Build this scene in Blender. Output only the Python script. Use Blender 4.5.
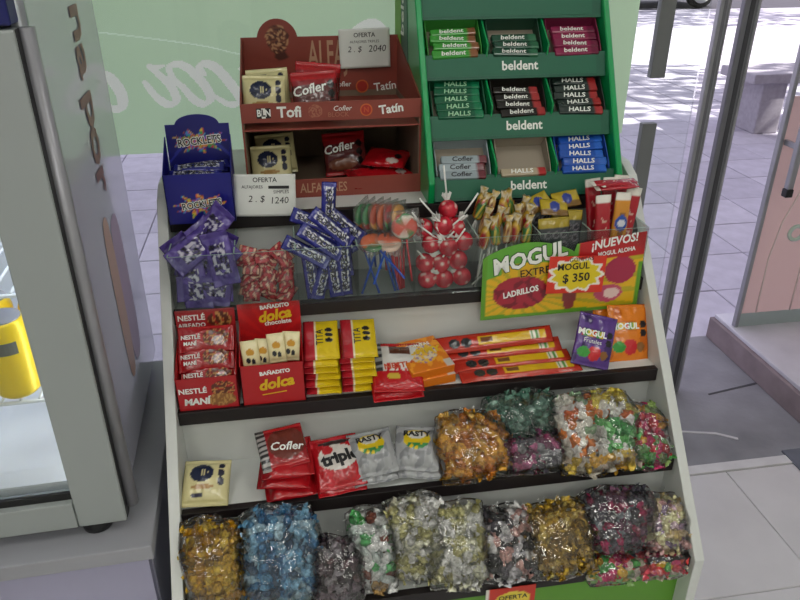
import bpy, bmesh, math, random
from mathutils import Matrix, Vector, noise
random.seed(11)
D = bpy.data; SC = bpy.context.scene; COL = SC.collection
for o in list(D.objects): D.objects.remove(o)
R = math.radians

# ------------------------------------------------------------------ camera, sky, sun, lights, exposure
F = 720.0; TH = R(27.3); YW = R(-9.3); H = 1.55
cam = D.cameras.new('camera'); cam.sensor_width = 36; cam.lens = F/800*36; cam.clip_start = .02; cam.clip_end = 200
cam_o = D.objects.new('camera', cam); COL.objects.link(cam_o)
cam_o.location = (0, 0, H); cam_o.rotation_euler = (R(90)-TH, 0, YW)
SC.camera = cam_o
vs = SC.view_settings
vs.view_transform = 'Standard'; vs.look = 'None'; vs.gamma = 1.0; vs.exposure = 0.0; vs.use_curve_mapping = False
W_ = D.worlds.new('sky'); SC.world = W_; W_.use_nodes = True
_bg = W_.node_tree.nodes['Background']; _bg.inputs[0].default_value = (.83, .80, 1.0, 1); _bg.inputs[1].default_value = 1.3
sun = D.lights.new('sun', 'SUN'); sun.energy = 14.0; sun.angle = R(.6); sun.color = (1, .95, .9)
sun_o = D.objects.new('sun', sun); COL.objects.link(sun_o)
sun_o.rotation_euler = Vector((.72, -.24, .66)).to_track_quat('Z', 'Y').to_euler()
LAMPS = [(-.75, .15, 1.3), (.95, .25, 1.5), (.1, -1.1, 8), (-1.2, -2.0, 10.5), (1.4, -2.0, 10.5)]          # x, y, watts of unseen ceiling panels, some added for glints
LAMP_COL = (1.0, .985, .93)

# camera geometry used to work out where things stand on known planes
_c, _s = math.cos(YW), math.sin(YW)
def ray(px, py):
    x = (px-400)/F; v = (py-300)/F
    a = (x, math.cos(TH)-v*math.sin(TH), -math.sin(TH)-v*math.cos(TH))
    return Vector((_c*a[0]-_s*a[1], _s*a[0]+_c*a[1], a[2]))
CAMP = Vector((0, 0, H))
def onz(px, py, z): r = ray(px, py); return CAMP + r*((z-H)/r.z)
def ony(px, py, y): r = ray(px, py); return CAMP + r*(y/r.y)
def onx(px, py, x): r = ray(px, py); return CAMP + r*(x/r.x)

# ------------------------------------------------------------------ materials
def lin(h):
    if isinstance(h, str):
        h = h.lstrip('#'); v = [int(h[i:i+2], 16)/255 for i in (0, 2, 4)]
        return tuple((c/12.92 if c <= .04045 else ((c+.055)/1.055)**2.4) for c in v)
    return tuple(h)
MATS = {}
def pm(name, col, rough=.5, metal=0., spec=.5, bump=0., bs=150., var=0., vs_=30., coat=0., emit=0., trans=0., attr=False):
    if name in MATS: return MATS[name]
    m = D.materials.new(name); m.use_nodes = True; n = m.node_tree.nodes; l = m.node_tree.links
    b = n['Principled BSDF']; c = lin(col)
    b.inputs['Base Color'].default_value = (*c, 1); b.inputs['Roughness'].default_value = rough
    b.inputs['Metallic'].default_value = metal; b.inputs['Specular IOR Level'].default_value = spec
    b.inputs['Coat Weight'].default_value = coat; b.inputs['Coat Roughness'].default_value = .06
    if emit: b.inputs['Emission Color'].default_value = (*c, 1); b.inputs['Emission Strength'].default_value = emit
    tc = n.new('ShaderNodeTexCoord')
    if attr:
        a = n.new('ShaderNodeAttribute'); a.attribute_name = 'Col'; l.new(a.outputs['Color'], b.inputs['Base Color'])
    elif var:
        t = n.new('ShaderNodeTexNoise'); t.inputs['Scale'].default_value = vs_; t.inputs['Detail'].default_value = 5
        l.new(tc.outputs['Object'], t.inputs['Vector'])
        r = n.new('ShaderNodeValToRGB'); r.color_ramp.elements[0].position = .3; r.color_ramp.elements[1].position = .7
        r.color_ramp.elements[0].color = (*[max(0, x*(1-var)) for x in c], 1)
        r.color_ramp.elements[1].color = (*[min(1, x*(1+var)) for x in c], 1)
        l.new(t.outputs['Fac'], r.inputs['Fac']); l.new(r.outputs['Color'], b.inputs['Base Color'])
    if bump:
        t = n.new('ShaderNodeTexNoise'); t.inputs['Scale'].default_value = bs; t.inputs['Detail'].default_value = 3
        l.new(tc.outputs['Object'], t.inputs['Vector'])
        bp = n.new('ShaderNodeBump'); bp.inputs['Strength'].default_value = bump; bp.inputs['Distance'].default_value = .004
        l.new(t.outputs['Fac'], bp.inputs['Height']); l.new(bp.outputs['Normal'], b.inputs['Normal'])
    if trans:
        tr = n.new('ShaderNodeBsdfTranslucent'); tr.inputs[0].default_value = (*c, 1)
        mx = n.new('ShaderNodeMixShader'); mx.inputs[0].default_value = trans
        l.new(b.outputs[0], mx.inputs[1]); l.new(tr.outputs[0], mx.inputs[2]); l.new(mx.outputs[0], n['Material Output'].inputs[0])
    MATS[name] = m; return m
def film(name, tint=(1, 1, 1), bump=.6, bs=60., base=.05, rough=.12, gain=1.0, haze=0.):
    if name in MATS: return MATS[name]
    m = D.materials.new(name); m.use_nodes = True; n = m.node_tree.nodes; l = m.node_tree.links
    n.remove(n['Principled BSDF'])
    t = n.new('ShaderNodeBsdfTransparent'); t.inputs[0].default_value = (*tint, 1)
    g = n.new('ShaderNodeBsdfGlossy'); g.inputs['Roughness'].default_value = rough
    fr = n.new('ShaderNodeFresnel'); fr.inputs[0].default_value = 1.45
    ma = n.new('ShaderNodeMath'); ma.operation = 'MULTIPLY_ADD'; ma.inputs[1].default_value = gain; ma.inputs[2].default_value = base
    mx = n.new('ShaderNodeMixShader'); src = t
    if haze:
        df = n.new('ShaderNodeBsdfDiffuse'); df.inputs[0].default_value = (.85, .88, .88, 1); hm = n.new('ShaderNodeMixShader'); hm.inputs[0].default_value = haze
        l.new(t.outputs[0], hm.inputs[1]); l.new(df.outputs[0], hm.inputs[2]); src = hm
    if bump:
        tc = n.new('ShaderNodeTexCoord'); nt = n.new('ShaderNodeTexNoise'); nt.inputs['Scale'].default_value = bs
        nt.inputs['Detail'].default_value = 2; nt.inputs['Distortion'].default_value = 1.2
        l.new(tc.outputs['Object'], nt.inputs['Vector'])
        bp = n.new('ShaderNodeBump'); bp.inputs['Strength'].default_value = bump; bp.inputs['Distance'].default_value = .006
        l.new(nt.outputs['Fac'], bp.inputs['Height'])
        l.new(bp.outputs['Normal'], g.inputs['Normal']); l.new(bp.outputs['Normal'], fr.inputs['Normal'])
    l.new(fr.outputs[0], ma.inputs[0]); l.new(ma.outputs[0], mx.inputs[0])
    l.new(src.outputs[0], mx.inputs[1]); l.new(g.outputs[0], mx.inputs[2]); l.new(mx.outputs[0], n['Material Output'].inputs[0])
    MATS[name] = m; return m
def tiles_mat(name, col, col2, sx, sy, mortar=.02, rough=.6):
    m = D.materials.new(name); m.use_nodes = True; n = m.node_tree.nodes; l = m.node_tree.links; b = n['Principled BSDF']
    tc = n.new('ShaderNodeTexCoord'); br = n.new('ShaderNodeTexBrick'); br.offset = 0
    br.inputs['Scale'].default_value = 1; br.inputs['Brick Width'].default_value = sx; br.inputs['Row Height'].default_value = sy
    br.inputs['Mortar Size'].default_value = mortar; br.inputs['Color1'].default_value = (*lin(col), 1)
    br.inputs['Color2'].default_value = (*[x*.93 for x in lin(col)], 1); br.inputs['Mortar'].default_value = (*lin(col2), 1)
    l.new(tc.outputs['Object'], br.inputs['Vector'])
    nt = n.new('ShaderNodeTexNoise'); nt.inputs['Scale'].default_value = 9; nt.inputs['Detail'].default_value = 6
    l.new(tc.outputs['Object'], nt.inputs['Vector'])
    mx = n.new('ShaderNodeMix'); mx.data_type = 'RGBA'; mx.blend_type = 'MULTIPLY'; mx.inputs[0].default_value = .35
    l.new(br.outputs['Color'], mx.inputs[6]); l.new(nt.outputs['Fac'], mx.inputs[7]); l.new(mx.outputs[2], b.inputs['Base Color'])
    b.inputs['Roughness'].default_value = rough
    return m

M_WHITE = pm('white_melamine', 'd4d7d4', .35, var=.03, vs_=6)
M_EDGE = pm('dark_shelf_edge', '1a1314', .5, var=.1)
M_GREENP = pm('green_panel', '5f9a2c', .4)
M_PRINT = pm('printed_wrapper', 'ffffff', .24, bump=.45, bs=55, attr=True, coat=.35)
M_CARD = pm('printed_card', 'ffffff', .38, attr=True, coat=.1)
M_PAPER = pm('white_paper', 'dfe1dc', .75, var=.02)
M_FILM = film('clear_bag_film', (1, 1, 1), 1.0, 34, .03, .09, 1.5, .012)
M_ACR = film('clear_acrylic', (.96, .985, .975), 0, 1, .006, .03, .5)
M_ACRE = pm('acrylic_edge', '9fb5aa', .2)
M_GLASS = film('window_glass', (.97, .99, .98), 0, 1, 0, .01, .7)
M_ALU = pm('brushed_aluminium', '9a9aa0', .36, metal=.3, var=.06, vs_=12)
M_ALUD = pm('dark_aluminium', '75757c', .4, metal=.3, var=.05, vs_=12)
M_BLACK = pm('black_plastic', '121214', .4)
M_INK = pm('black_ink', '1c1c1e', .5)
M_WTXT = pm('white_print', 'eef0ea', .45)

# ------------------------------------------------------------------ mesh helpers
def link(name, me, parent=None, mat=None, M=None):
    o = D.objects.new(name, me); COL.objects.link(o)
    if mat is not None and me is not None and not me.materials: me.materials.append(mat)
    if parent is not None: o.parent = parent
    if M is not None: o.matrix_basis = M
    return o
def root(name, M=None):
    o = D.objects.new(name, None); COL.objects.link(o); o.empty_display_size = .02
    if M is not None: o.matrix_basis = M
    return o
def tag(o, label, cat, group=None):
    o['label'] = label; o['category'] = cat
    if group: o['group'] = group
    return o
def struct(o, label=None, cat=None):
    o['kind'] = 'structure'
    if label: o['label'] = label
    if cat: o['category'] = cat
    return o
def T(x, y, z): return Matrix.Translation((x, y, z))
def RX(a): return Matrix.Rotation(R(a), 4, 'X')
def RY(a): return Matrix.Rotation(R(a), 4, 'Y')
def RZ(a): return Matrix.Rotation(R(a), 4, 'Z')
def pose(p, tilt=0, yaw=0, roll=0, side=0): return T(*p) @ RZ(yaw) @ RX(tilt) @ RY(side) @ RZ(roll)
def mesh(name, v, f, smooth=False):
    me = D.meshes.new(name); me.from_pydata([tuple(x) for x in v], [], f); me.update()
    if smooth: me.polygons.foreach_set('use_smooth', [True]*len(me.polygons))
    return me
def from_bm(bm, name, smooth=False):
    me = D.meshes.new(name); bm.normal_update(); bm.to_mesh(me); bm.free()
    if smooth: me.polygons.foreach_set('use_smooth', [True]*len(me.polygons))
    return me
def bm_box(bm, x0, x1, y0, y1, z0, z1):
    vs = [bm.verts.new(p) for p in ((x0,y0,z0),(x1,y0,z0),(x1,y1,z0),(x0,y1,z0),(x0,y0,z1),(x1,y0,z1),(x1,y1,z1),(x0,y1,z1))]
    for q in ((3,2,1,0),(4,5,6,7),(0,1,5,4),(1,2,6,5),(2,3,7,6),(3,0,4,7)): bm.faces.new([vs[i] for i in q])
def box_me(x0, x1, y0, y1, z0, z1, bevel=0., seg=2, name='box'):
    bm = bmesh.new(); bm_box(bm, x0, x1, y0, y1, z0, z1)
    if bevel: bmesh.ops.bevel(bm, geom=list(bm.edges), offset=bevel, segments=seg, affect='EDGES', profile=.5)
    return from_bm(bm, name)
def bx(name, b, mat, parent=None, bevel=0., M=None): return link(name, box_me(*b, bevel=bevel, name=name), parent, mat, M)
def prism_me(poly, x0, x1, axis='x', bevel=0.):
    """poly: outline in the plane across `axis`; extruded from x0 to x1"""
    bm = bmesh.new()
    def P(p, h):
        return {'x': (h, p[0], p[1]), 'y': (p[0], h, p[1]), 'z': (p[0], p[1], h)}[axis]
    a = [bm.verts.new(P(p, x0)) for p in poly]; b = [bm.verts.new(P(p, x1)) for p in poly]; n = len(poly)
    bm.faces.new(a[::-1]); bm.faces.new(b)
    for i in range(n): bm.faces.new((a[i], a[(i+1) % n], b[(i+1) % n], b[i]))
    bmesh.ops.recalc_face_normals(bm, faces=bm.faces)
    if bevel: bmesh.ops.bevel(bm, geom=list(bm.edges), offset=bevel, segments=1, affect='EDGES')
    return from_bm(bm, 'prism')
def prism(name, poly, x0, x1, mat, parent=None, axis='x', bevel=0., M=None):
    return link(name, prism_me(poly, x0, x1, axis, bevel), parent, mat, M)
def tube_me(pts, r, n=8, caps=True):
    v, f = [], []; pts = [Vector(p) for p in pts]; rr = r if isinstance(r, (list, tuple)) else [r]*len(pts)
    for i, p in enumerate(pts):
        d = (pts[min(i+1, len(pts)-1)]-pts[max(i-1, 0)]).normalized()
        u = d.orthogonal().normalized() if i == 0 else (u-d*u.dot(d)).normalized()
        w = d.cross(u)
        for k in range(n):
            a = 2*math.pi*k/n; v.append(p+u*(math.cos(a)*rr[i])+w*(math.sin(a)*rr[i]))
    for i in range(len(pts)-1):
        for k in range(n): f.append((i*n+k, i*n+(k+1) % n, (i+1)*n+(k+1) % n, (i+1)*n+k))
    if caps: f.append(tuple(range(n))[::-1]); f.append(tuple((len(pts)-1)*n+k for k in range(n)))
    return mesh('tube', v, f, True)
def tube(name, pts, r, mat, parent=None, n=8, M=None): return link(name, tube_me(pts, r, n), parent, mat, M)
def lathe_me(prof, n=16):
    v, f = [], []
    for r, z in prof:
        for k in range(n): a = 2*math.pi*k/n; v.append((r*math.cos(a), r*math.sin(a), z))
    for i in range(len(prof)-1):
        for k in range(n): f.append((i*n+k, i*n+(k+1) % n, (i+1)*n+(k+1) % n, (i+1)*n+k))
    f.append(tuple(range(n))[::-1]); f.append(tuple((len(prof)-1)*n+k for k in range(n)))
    return mesh('lathe', v, f, True)
def paint(me, fn):
    a = me.color_attributes.new('Col', 'FLOAT_COLOR', 'POINT')
    buf = []
    for v in me.vertices: buf += [*fn(v.co), 1.0]
    a.data.foreach_set('color', buf)
def ell(x, y, cx, cy, rx, ry): return ((x-cx)/rx)**2+((y-cy)/ry)**2 < 1
def sstep(a, b, x): t = max(0, min(1, (x-a)/(b-a))); return t*t*(3-2*t)

# lettering: built-in font turned into flat mesh print
TXT = {}
def text_me(s, size, bold=0., shear=0., sx=1., align='CENTER'):
    k = (s, round(size, 5), bold, shear, sx, align)
    if k in TXT: return TXT[k]
    cu = D.curves.new('t', 'FONT'); cu.body = s; cu.size = 1; cu.offset = bold; cu.shear = shear; cu.resolution_u = 2
    cu.align_x = align; cu.align_y = 'CENTER'
    o = D.objects.new('t', cu); COL.objects.link(o)
    me = D.meshes.new_from_object(o.evaluated_get(bpy.context.evaluated_depsgraph_get()))
    D.objects.remove(o); D.curves.remove(cu)
    me.name = 'lettering'; me.materials.clear()
    for v in me.vertices: v.co = (v.co.x*size*sx, v.co.y*size, 0)
    TXT[k] = me; return me
def letter(parent, s, size, mat, M=None, x=0, y=0, z=.0006, rot=0, bold=0., shear=0., sx=1., hf=None, name='lettering', align='CENTER'):
    """print on a surface: local x right, y up, z out; M = surface frame, hf = height of a puffed surface"""
    me = text_me(s, size, bold, shear, sx, align)
    L = T(x, y, z) @ RZ(rot)
    if hf is not None:
        bm = bmesh.new(); bm.from_mesh(me)
        for _ in range(2):
            es = [e for e in bm.edges if e.calc_length() > .004]
            if es: bmesh.ops.subdivide_edges(bm, edges=es, cuts=1)
            bmesh.ops.triangulate(bm, faces=bm.faces)
        for v in bm.verts:
            c = L @ v.co; v.co = (c.x, c.y, hf(c.x, c.y)+.0008)
        me = from_bm(bm, 'lettering'); L = Matrix()
    else: me = me.copy()
    me.materials.clear(); me.materials.append(mat)
    return link(name, me, parent, None, (M or Matrix()) @ L)
def dup(o, M=None, parent=None):
    c = o.copy(); COL.objects.link(c)
    if parent is not None: c.parent = parent
    if M is not None: c.matrix_basis = M
    for ch in o.children: dup(ch, None, c)
    return c
def ground(o_list=None): pass

def bag_warp(x, y, W, L, k, seed):
    a, b = 2*x/W, 2*y/L
    n = noise.noise(Vector((a*1.3+seed, b*1.3, 0)))*.16; m = noise.noise(Vector((a*1.3, b*1.3+seed, 5)))*.12
    return W/2*(a*math.sqrt(1-k*b*b/2)+n*abs(a)), L/2*(b*math.sqrt(1-k*a*a/2)+m*abs(b))
# puffed flow-wrap packet: x width, y length (crimped ends), z front
def pillow(name, W, L, Th, fn, nx=40, ny=40, crimp=.08, pl=2.6, seed=1, wr=1., mat=None, back=.55, sidecrimp=False, taper=0., rnd_=0., cr=.0015, bend=0.):
    rnd = random.Random(seed); ph = [(rnd.uniform(0, 6.3), rnd.uniform(5, 13)) for _ in range(6)]
    def hraw(s, t):
        if sidecrimp: s2 = max(0, min(1, (s-.07)/.86))
        else: s2 = s
        ty = (t-crimp)/(1-2*crimp)
        if ty <= 0 or ty >= 1 or s2 <= 0 or s2 >= 1: return 0
        q = (1-abs(2*s2-1)**pl)*(1-abs(2*ty-1)**pl)
        h = Th*(q**.55)
        e = abs(2*ty-1)**2
        w = sum(math.sin(a+b*s*6.28/2+2*t*i) for i, (a, b) in enumerate(ph))/6
        w2 = math.sin(ph[0][0]+9*t+3*s)*.5+math.sin(ph[2][0]+5*s-7*t)*.5
        return max(0, h+Th*wr*min(1, q*3)*(.16*e*w+.06*w2))
    def off(x, y):
        q = Vector((x*26+seed, y*26, seed*.7)); a = noise.noise(q); b = 1-abs(noise.noise(q*2.1+Vector((3, 1, 0))))*2
        return cr*(a+.5*b)+bend*(2*y/L)**2
    def hf(x, y): return (1-back)*hraw(x/W+.5, y/L+.5)+off(x, y)
    v, f = [], []; idx = {}
    for j in range(ny+1):
        for i in range(nx+1):
            s, t = i/nx, j/ny
            ty = max(0, min(1, (t-crimp)/(1-2*crimp))); neck = math.sin(math.pi*ty)
            x = (s-.5)*W*(1-taper*(t)); y = (t-.5)*L
            if rnd_: x, y = bag_warp(x, y, W, L, rnd_, seed)
            h = hraw(s, t)
            if (t < crimp*.9 or t > 1-crimp*.9): h += .0012*(i % 2)+.0008*math.sin(s*9+seed)
            idx[0, i, j] = len(v); v.append((x, y, (1-back)*h+off(x, y)))
    for j in range(ny+1):
        for i in range(nx+1):
            if i in (0, nx) or j in (0, ny): idx[1, i, j] = idx[0, i, j]; continue
            s, t = i/nx, j/ny
            idx[1, i, j] = len(v); x, y, _ = v[idx[0, i, j]]
            v.append((x, y, -back*hraw(s, t)-.0004+off(x, y)))
    for j in range(ny):
        for i in range(nx):
            f.append((idx[0,i,j], idx[0,i+1,j], idx[0,i+1,j+1], idx[0,i,j+1]))
            f.append((idx[1,i,j], idx[1,i,j+1], idx[1,i+1,j+1], idx[1,i+1,j]))
    me = mesh(name, v, f, True)
    if fn: paint(me, lambda c: lin(fn(c.x/W+.5, c.y/L+.5)))
    me.materials.append(mat or M_PRINT)
    return me, hf
def packet(name, W, L, Th, fn, texts=(), **k):
    me, hf = pillow(name, W, L, Th, fn, **k)
    o = link(name, me)
    for t in texts:
        s, size, mat, x, y = t[:5]; kw = t[5] if len(t) > 5 else {}
        letter(o, s, size, mat, x=x, y=y, hf=hf, **kw)
    return o
def card_me(W, Hh, fn, nx=40, ny=30, th=.0012, outline=None):
    """flat printed card, x right, y up, z front; outline(s) gives the height of the top edge"""
    v, f = [], []
    for k in (0, 1):
        for j in range(ny+1):
            for i in range(nx+1):
                s, t = i/nx, j/ny; top = outline(s) if outline else 1
                v.append(((s-.5)*W, t*top*Hh, 0 if k == 0 else -th))
    n = (nx+1)*(ny+1)
    for j in range(ny):
        for i in range(nx):
            a = j*(nx+1)+i; f.append((a, a+1, a+nx+2, a+nx+1)); f.append((n+a, n+a+nx+1, n+a+nx+2, n+a+1))
    for i in range(nx):
        f.append((i+1, i, n+i, n+i+1)); a = ny*(nx+1)+i; f.append((a, a+1, n+a+1, n+a))
    for j in range(ny):
        a = j*(nx+1); f.append((a, a+nx+1, n+a+nx+1, n+a)); a += nx; f.append((a+nx+1, a, n+a, n+a+nx+1))
    me = mesh('card', v, f)
    paint(me, lambda c: lin(fn(c.x/W+.5, c.y/Hh)))
    me.materials.append(M_CARD); return me
M_F = lambda x, y, z: T(x, y, z) @ RX(90)          # frame of an upright surface facing the camera

# ================================================================== THE SETTING
GY = 2.06                                             # shop-front plane
bm = bmesh.new(); bm_box(bm, -2.6, 2.8, -2.6, 1.62, -.06, -.004)
floor = struct(link('floor', from_bm(bm, 'floor'), None, pm('grout', '6f6f72', .8)), 'pale ceramic tiled shop floor', 'floor')
tm = box_me(-.224, .224, -.224, .224, -.02, 0, .002, 1); tm.materials.append(pm('floor_tile', 'd4d2d4', .3, var=.06, vs_=5))
for i in range(-9, 4):
    for j in range(9):
        x, y = 1.325+.225+.45*(i-1), 1.61-.225-.45*j
        if -2.5 < x < 2.6: link('tile', tm, floor, None, T(x, y, 0))
thr = struct(bx('trim_1', (-2.6, 2.8, 1.612, 1.650, -.05, .004), pm('threshold_stone', 'd6d4d6', .5, var=.08, vs_=14), None, .002), 'pale stone threshold strip', 'threshold')
slab = struct(bx('entrance_slab', (-2.6, 2.8, 1.652, 2.42, -.06, 0), pm('cement_slab', '8b8a90', .8, var=.22, vs_=5, bump=.3, bs=60)), 'worn grey cement slab at the entrance', 'pavement')
prism('crack', [(1.28, 1.83), (1.40, 1.80), (1.46, 1.76), (1.455, 1.75), (1.395, 1.79), (1.28, 1.822)], 0, .002, pm('pale_chip', 'c9c6ca', .8), slab, 'z')
prism('joint', [(1.50, 2.02), (1.72, 2.06), (1.72, 2.05), (1.50, 2.012)], 0, .0015, pm('dark_joint', '4a494d', .9), slab, 'z')
bx('door_mat', (1.56, 2.1, 1.45, 1.67, 0, .008), pm('grey_mat', '6a6d78', .8, var=.1), slab, .002)
side = struct(bx('sidewalk', (-14, 22, 2.42, 15.2, -.12, -.012), tiles_mat('paving_far', 'c4c0cc', '8b8894', .4, .4, .012, .75)), 'grey paved sidewalk beyond the shop window', 'pavement')
pvm = [pm('paver%d' % i, c, .75, var=.10, vs_=10, bump=.25, bs=40) for i, c in enumerate(('b9b5c2', 'b2aebb', 'bfbbc7'))]
pms = []
for i in range(3):
    me = box_me(-.197, .197, -.197, .197, -.03, 0, .003, 1); me.materials.append(pvm[i]); pms.append(me)
for i in range(18):
    for j in range(10):
        link('paver', random.choice(pms), side, None, T(-2.2+.4*i, 2.62+.4*j, random.uniform(-.002, .001)))
struct(bx('street', (-14, 30, 15.2, 40, -.2, -.08), pm('asphalt', '34323c', .9, var=.15, vs_=3)), 'asphalt street', 'street')
struct(bx('kerb', (-14, 30, 15.2, 15.4, -.2, .0), pm('kerb_stone', 'aaa7b2', .8, var=.1)), 'stone kerb', 'kerb')
M_WALL = pm('plaster_wall', 'cfcfc6', .8, var=.03, vs_=4)
struct(bx('wall_left', (-2.7, -2.6, -2.6, 2.1, 0, 2.75), M_WALL)); struct(bx('wall_right', (2.8, 2.9, -2.6, 2.1, 0, 2.75), M_WALL))
struct(bx('wall_back', (-2.7, 2.9, -2.7, -2.6, 0, 2.75), M_WALL)); ceil = struct(bx('ceiling', (-2.7, 2.9, -2.7, 2.1, 2.75, 2.85), pm('ceiling_paint', 'dcdcd6', .85)))
struct(bx('wall_facade', (-12, 14, 2.0, 2.2, 2.86, 13), pm('facade_plaster', 'b8b2a8', .85, var=.06)), 'unseen plastered facade above the shop window, tall for its shade', 'wall')  # out of view; height set so its shadow reaches across the sidewalk
for x0, x1, s in ((-12, -2.71, 'left'), (2.91, 14, 'right')): struct(bx('wall_sunblock_'+s, (x0, x1, 2.0, 2.2, 0, 2.86), MATS['facade_plaster']), 'added unseen wall blocking the sun beside the shop, '+s+' side', 'wall')  # unseen walls added to keep low sun off the near pavement
for s, (x, y, w) in zip(('front left of the shop ceiling', 'front right of the shop ceiling', 'middle of the shop ceiling', 'back left of the shop ceiling', 'back right of the shop ceiling'), LAMPS):
    lr = tag(root('unseen_panel_lamp', T(x, y, 2.75)), 'unseen square white light panel at the '+s, 'lamp', 'ceiling lights')
    bx('frame', (-.31, .31, -.31, .31, -.03, 0), pm('lamp_frame', 'd9d9d9', .4), lr, .003)
    bx('diffuser', (-.28, .28, -.28, .28, -.034, -.03), pm('lamp_diffuser', LAMP_COL, .5, emit=5), lr)
    la = D.lights.new('panel_light', 'AREA'); la.shape = 'SQUARE'; la.size = .55; la.energy = w; la.color = LAMP_COL
    lo = D.objects.new('panel_light', la); COL.objects.link(lo); lo.parent = lr; lo.location = (0, 0, -.04)

# window glass, green vinyl, writing on it, jambs
win = struct(root('window_1', T(-.65, GY, 0)), 'large shop window behind the rack', 'window')
bx('pane', (-1.95, 1.895, -.004, .004, .06, 2.72), M_GLASS, win)
bx('sill_rail', (-1.95, 1.92, -.03, .03, 0, .06), M_ALU, win, .003); bx('head_rail', (-1.95, 1.92, -.03, .03, 2.69, 2.75), M_ALU, win, .003)
def stroke(pts, width, sc=4.444, ox=60, oy=0):
    P = [ony(ox+x/sc, oy+y/sc, GY) for x, y in pts]; P = [Vector((p.x, p.z)) for p in P]; q = []
    for i in range(len(P)-1):
        p0, p1, p2, p3 = P[max(i-1, 0)], P[i], P[i+1], P[min(i+2, len(P)-1)]
        for k in range(16):
            t = k/16; q.append(.5*((2*p1)+(p2-p0)*t+(2*p0-5*p1+4*p2-p3)*t*t+(3*p1-p0-3*p2+p3)*t**3))
    q.append(P[-1]); n = len(q); ws = []
    for i, p in enumerate(q):
        d = (q[min(i+1, n-1)]-q[max(i-1, 0)]).normalized()
        ws.append(width*(.25+.75*abs(math.sin(math.pi*(.08+.9*i/(n-1))))**.7)*(.55+.45*abs(d.x*.5-d.y*.85)))
    return q, ws
M_VW = pm('white_vinyl_lettering', 'f4f6e4', .6, trans=.42)
STROKES = [([(150,330),(200,335),(240,370),(275,430),(272,478),(240,487),(205,470)], .016),
    ([(375,368),(425,430),(480,466),(515,448),(495,390),(430,325),(392,296)], .013), ([(388,296),(420,302),(460,293)], .010),
    ([(480,350),(540,385),(590,440),(635,464),(668,440),(645,385),(575,310),(520,286),(484,300),(500,345),(545,390)], .013),
    ([(640,330),(618,300),(645,284),(700,310),(770,390),(800,440),(780,465),(740,462),(690,430)], .014),
    ([(800,310),(850,290),(920,340),(960,420),(940,465),(890,470)], .014), ([(1250,200),(1330,120),(1400,110),(1440,160),(1420,240)], .016)]
def vinyl_sheet():
    # the script letters are cut out of the green film and filled with white film in the same plane
    x0, x1, z0, z1, d = -.56, .32, 1.06, 1.42, .003; nx, nz = int((x1-x0)/d), int((z1-z0)/d)
    hit = set()
    for pts, w in STROKES:
        q, ws = stroke(pts, w)
        for p, ww in zip(q, ws):
            n = int(ww/d)+1; ci, cj = (p.x-x0)/d, (p.y-z0)/d
            for a in range(int(ci)-n, int(ci)+n+2):
                for b in range(int(cj)-n, int(cj)+n+2):
                    if (a+.5-ci)**2+(b+.5-cj)**2 < (ww/d)**2: hit.add((a, b))
    O = .65
    def sheet(cells):
        v, f, ix = [], [], {}
        def V(a, b):
            if (a, b) not in ix: ix[a, b] = len(v); v.append((x0+a*d+O, .0056, z0+b*d))
            return ix[a, b]
        for a, b in cells: f.append((V(a, b), V(a+1, b), V(a+1, b+1), V(a, b+1)))
        return v, f
    X1, Z1 = x0+nx*d, z0+nz*d
    q, _ = stroke([(130,140),(400,172),(640,206),(800,243),(1100,300)], .003); pale_line = {(int((p.x-x0)/d), int((p.y-z0)/d)) for a in range(len(q)-1) for k in range(8) for p in [q[a].lerp(q[a+1], k/8)]}-hit
    pale_line = {c for c in pale_line if 0 <= c[0] < nx and 0 <= c[1] < nz}
    v, f = sheet([(a, b) for a in range(nx) for b in range(nz) if (a, b) not in hit and (a, b) not in pale_line])
    for a0, a1, b0, b1 in ((-1.95-O, 1.029, .99, z0), (-1.95-O, x0, z0, Z1), (X1, 1.029, z0, Z1), (-1.95-O, 1.029, Z1, 2.69)):
        k = len(v); v += [(a0+O, .0056, b0), (a1+O, .0056, b0), (a1+O, .0056, b1), (a0+O, .0056, b1)]; f.append((k, k+1, k+2, k+3))
    link('green_vinyl', mesh('vinyl', v, f), win, pm('mint_vinyl', 'c6e0b6', .6, trans=.52, var=.015, vs_=3))
    v, f = sheet(pale_line); link('pale_vinyl_line', mesh('pale_line', v, f), win, pm('pale_vinyl', 'e2f4d8', .5, trans=.55))  # paler line running across the green film
    v, f = sheet([c for c in hit if 0 <= c[0] < nx and 0 <= c[1] < nz]); link('script_lettering', mesh('letters', v, f), win, M_VW)
vinyl_sheet()

for z0, z1 in ((1.155, 2.69), (.06, 1.02)): bx('edge_profile', (1.737, 1.783, -.012, .012, z0, z1), pm('grey_profile', '77797a', .5), win, .002)
for i, (x0, x1, m) in enumerate(((1.270, 1.302, M_ALU), (1.346, 1.397, M_ALUD))):
    t = root('door_%d' % (i+1), T((x0+x1)/2, GY, 0)); w = (x1-x0)/2
    struct(t, ['slim aluminium jamb beside the shop window', 'dark aluminium door stile beside the jamb'][i], 'door frame')
    bx('post', (-w, w, -.012, .012, 0, 2.75), m, t, .004); bx('groove', (-w*.35, w*.25, -.0135, -.012, 0, 2.75), M_ALUD if i == 0 else pm('groove_grey', '3f3f45', .5), t, .001)
    bx('lip', (w*.55, w*.9, -.016, -.012, 0, 2.75), M_ALU, t, .003)
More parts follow.
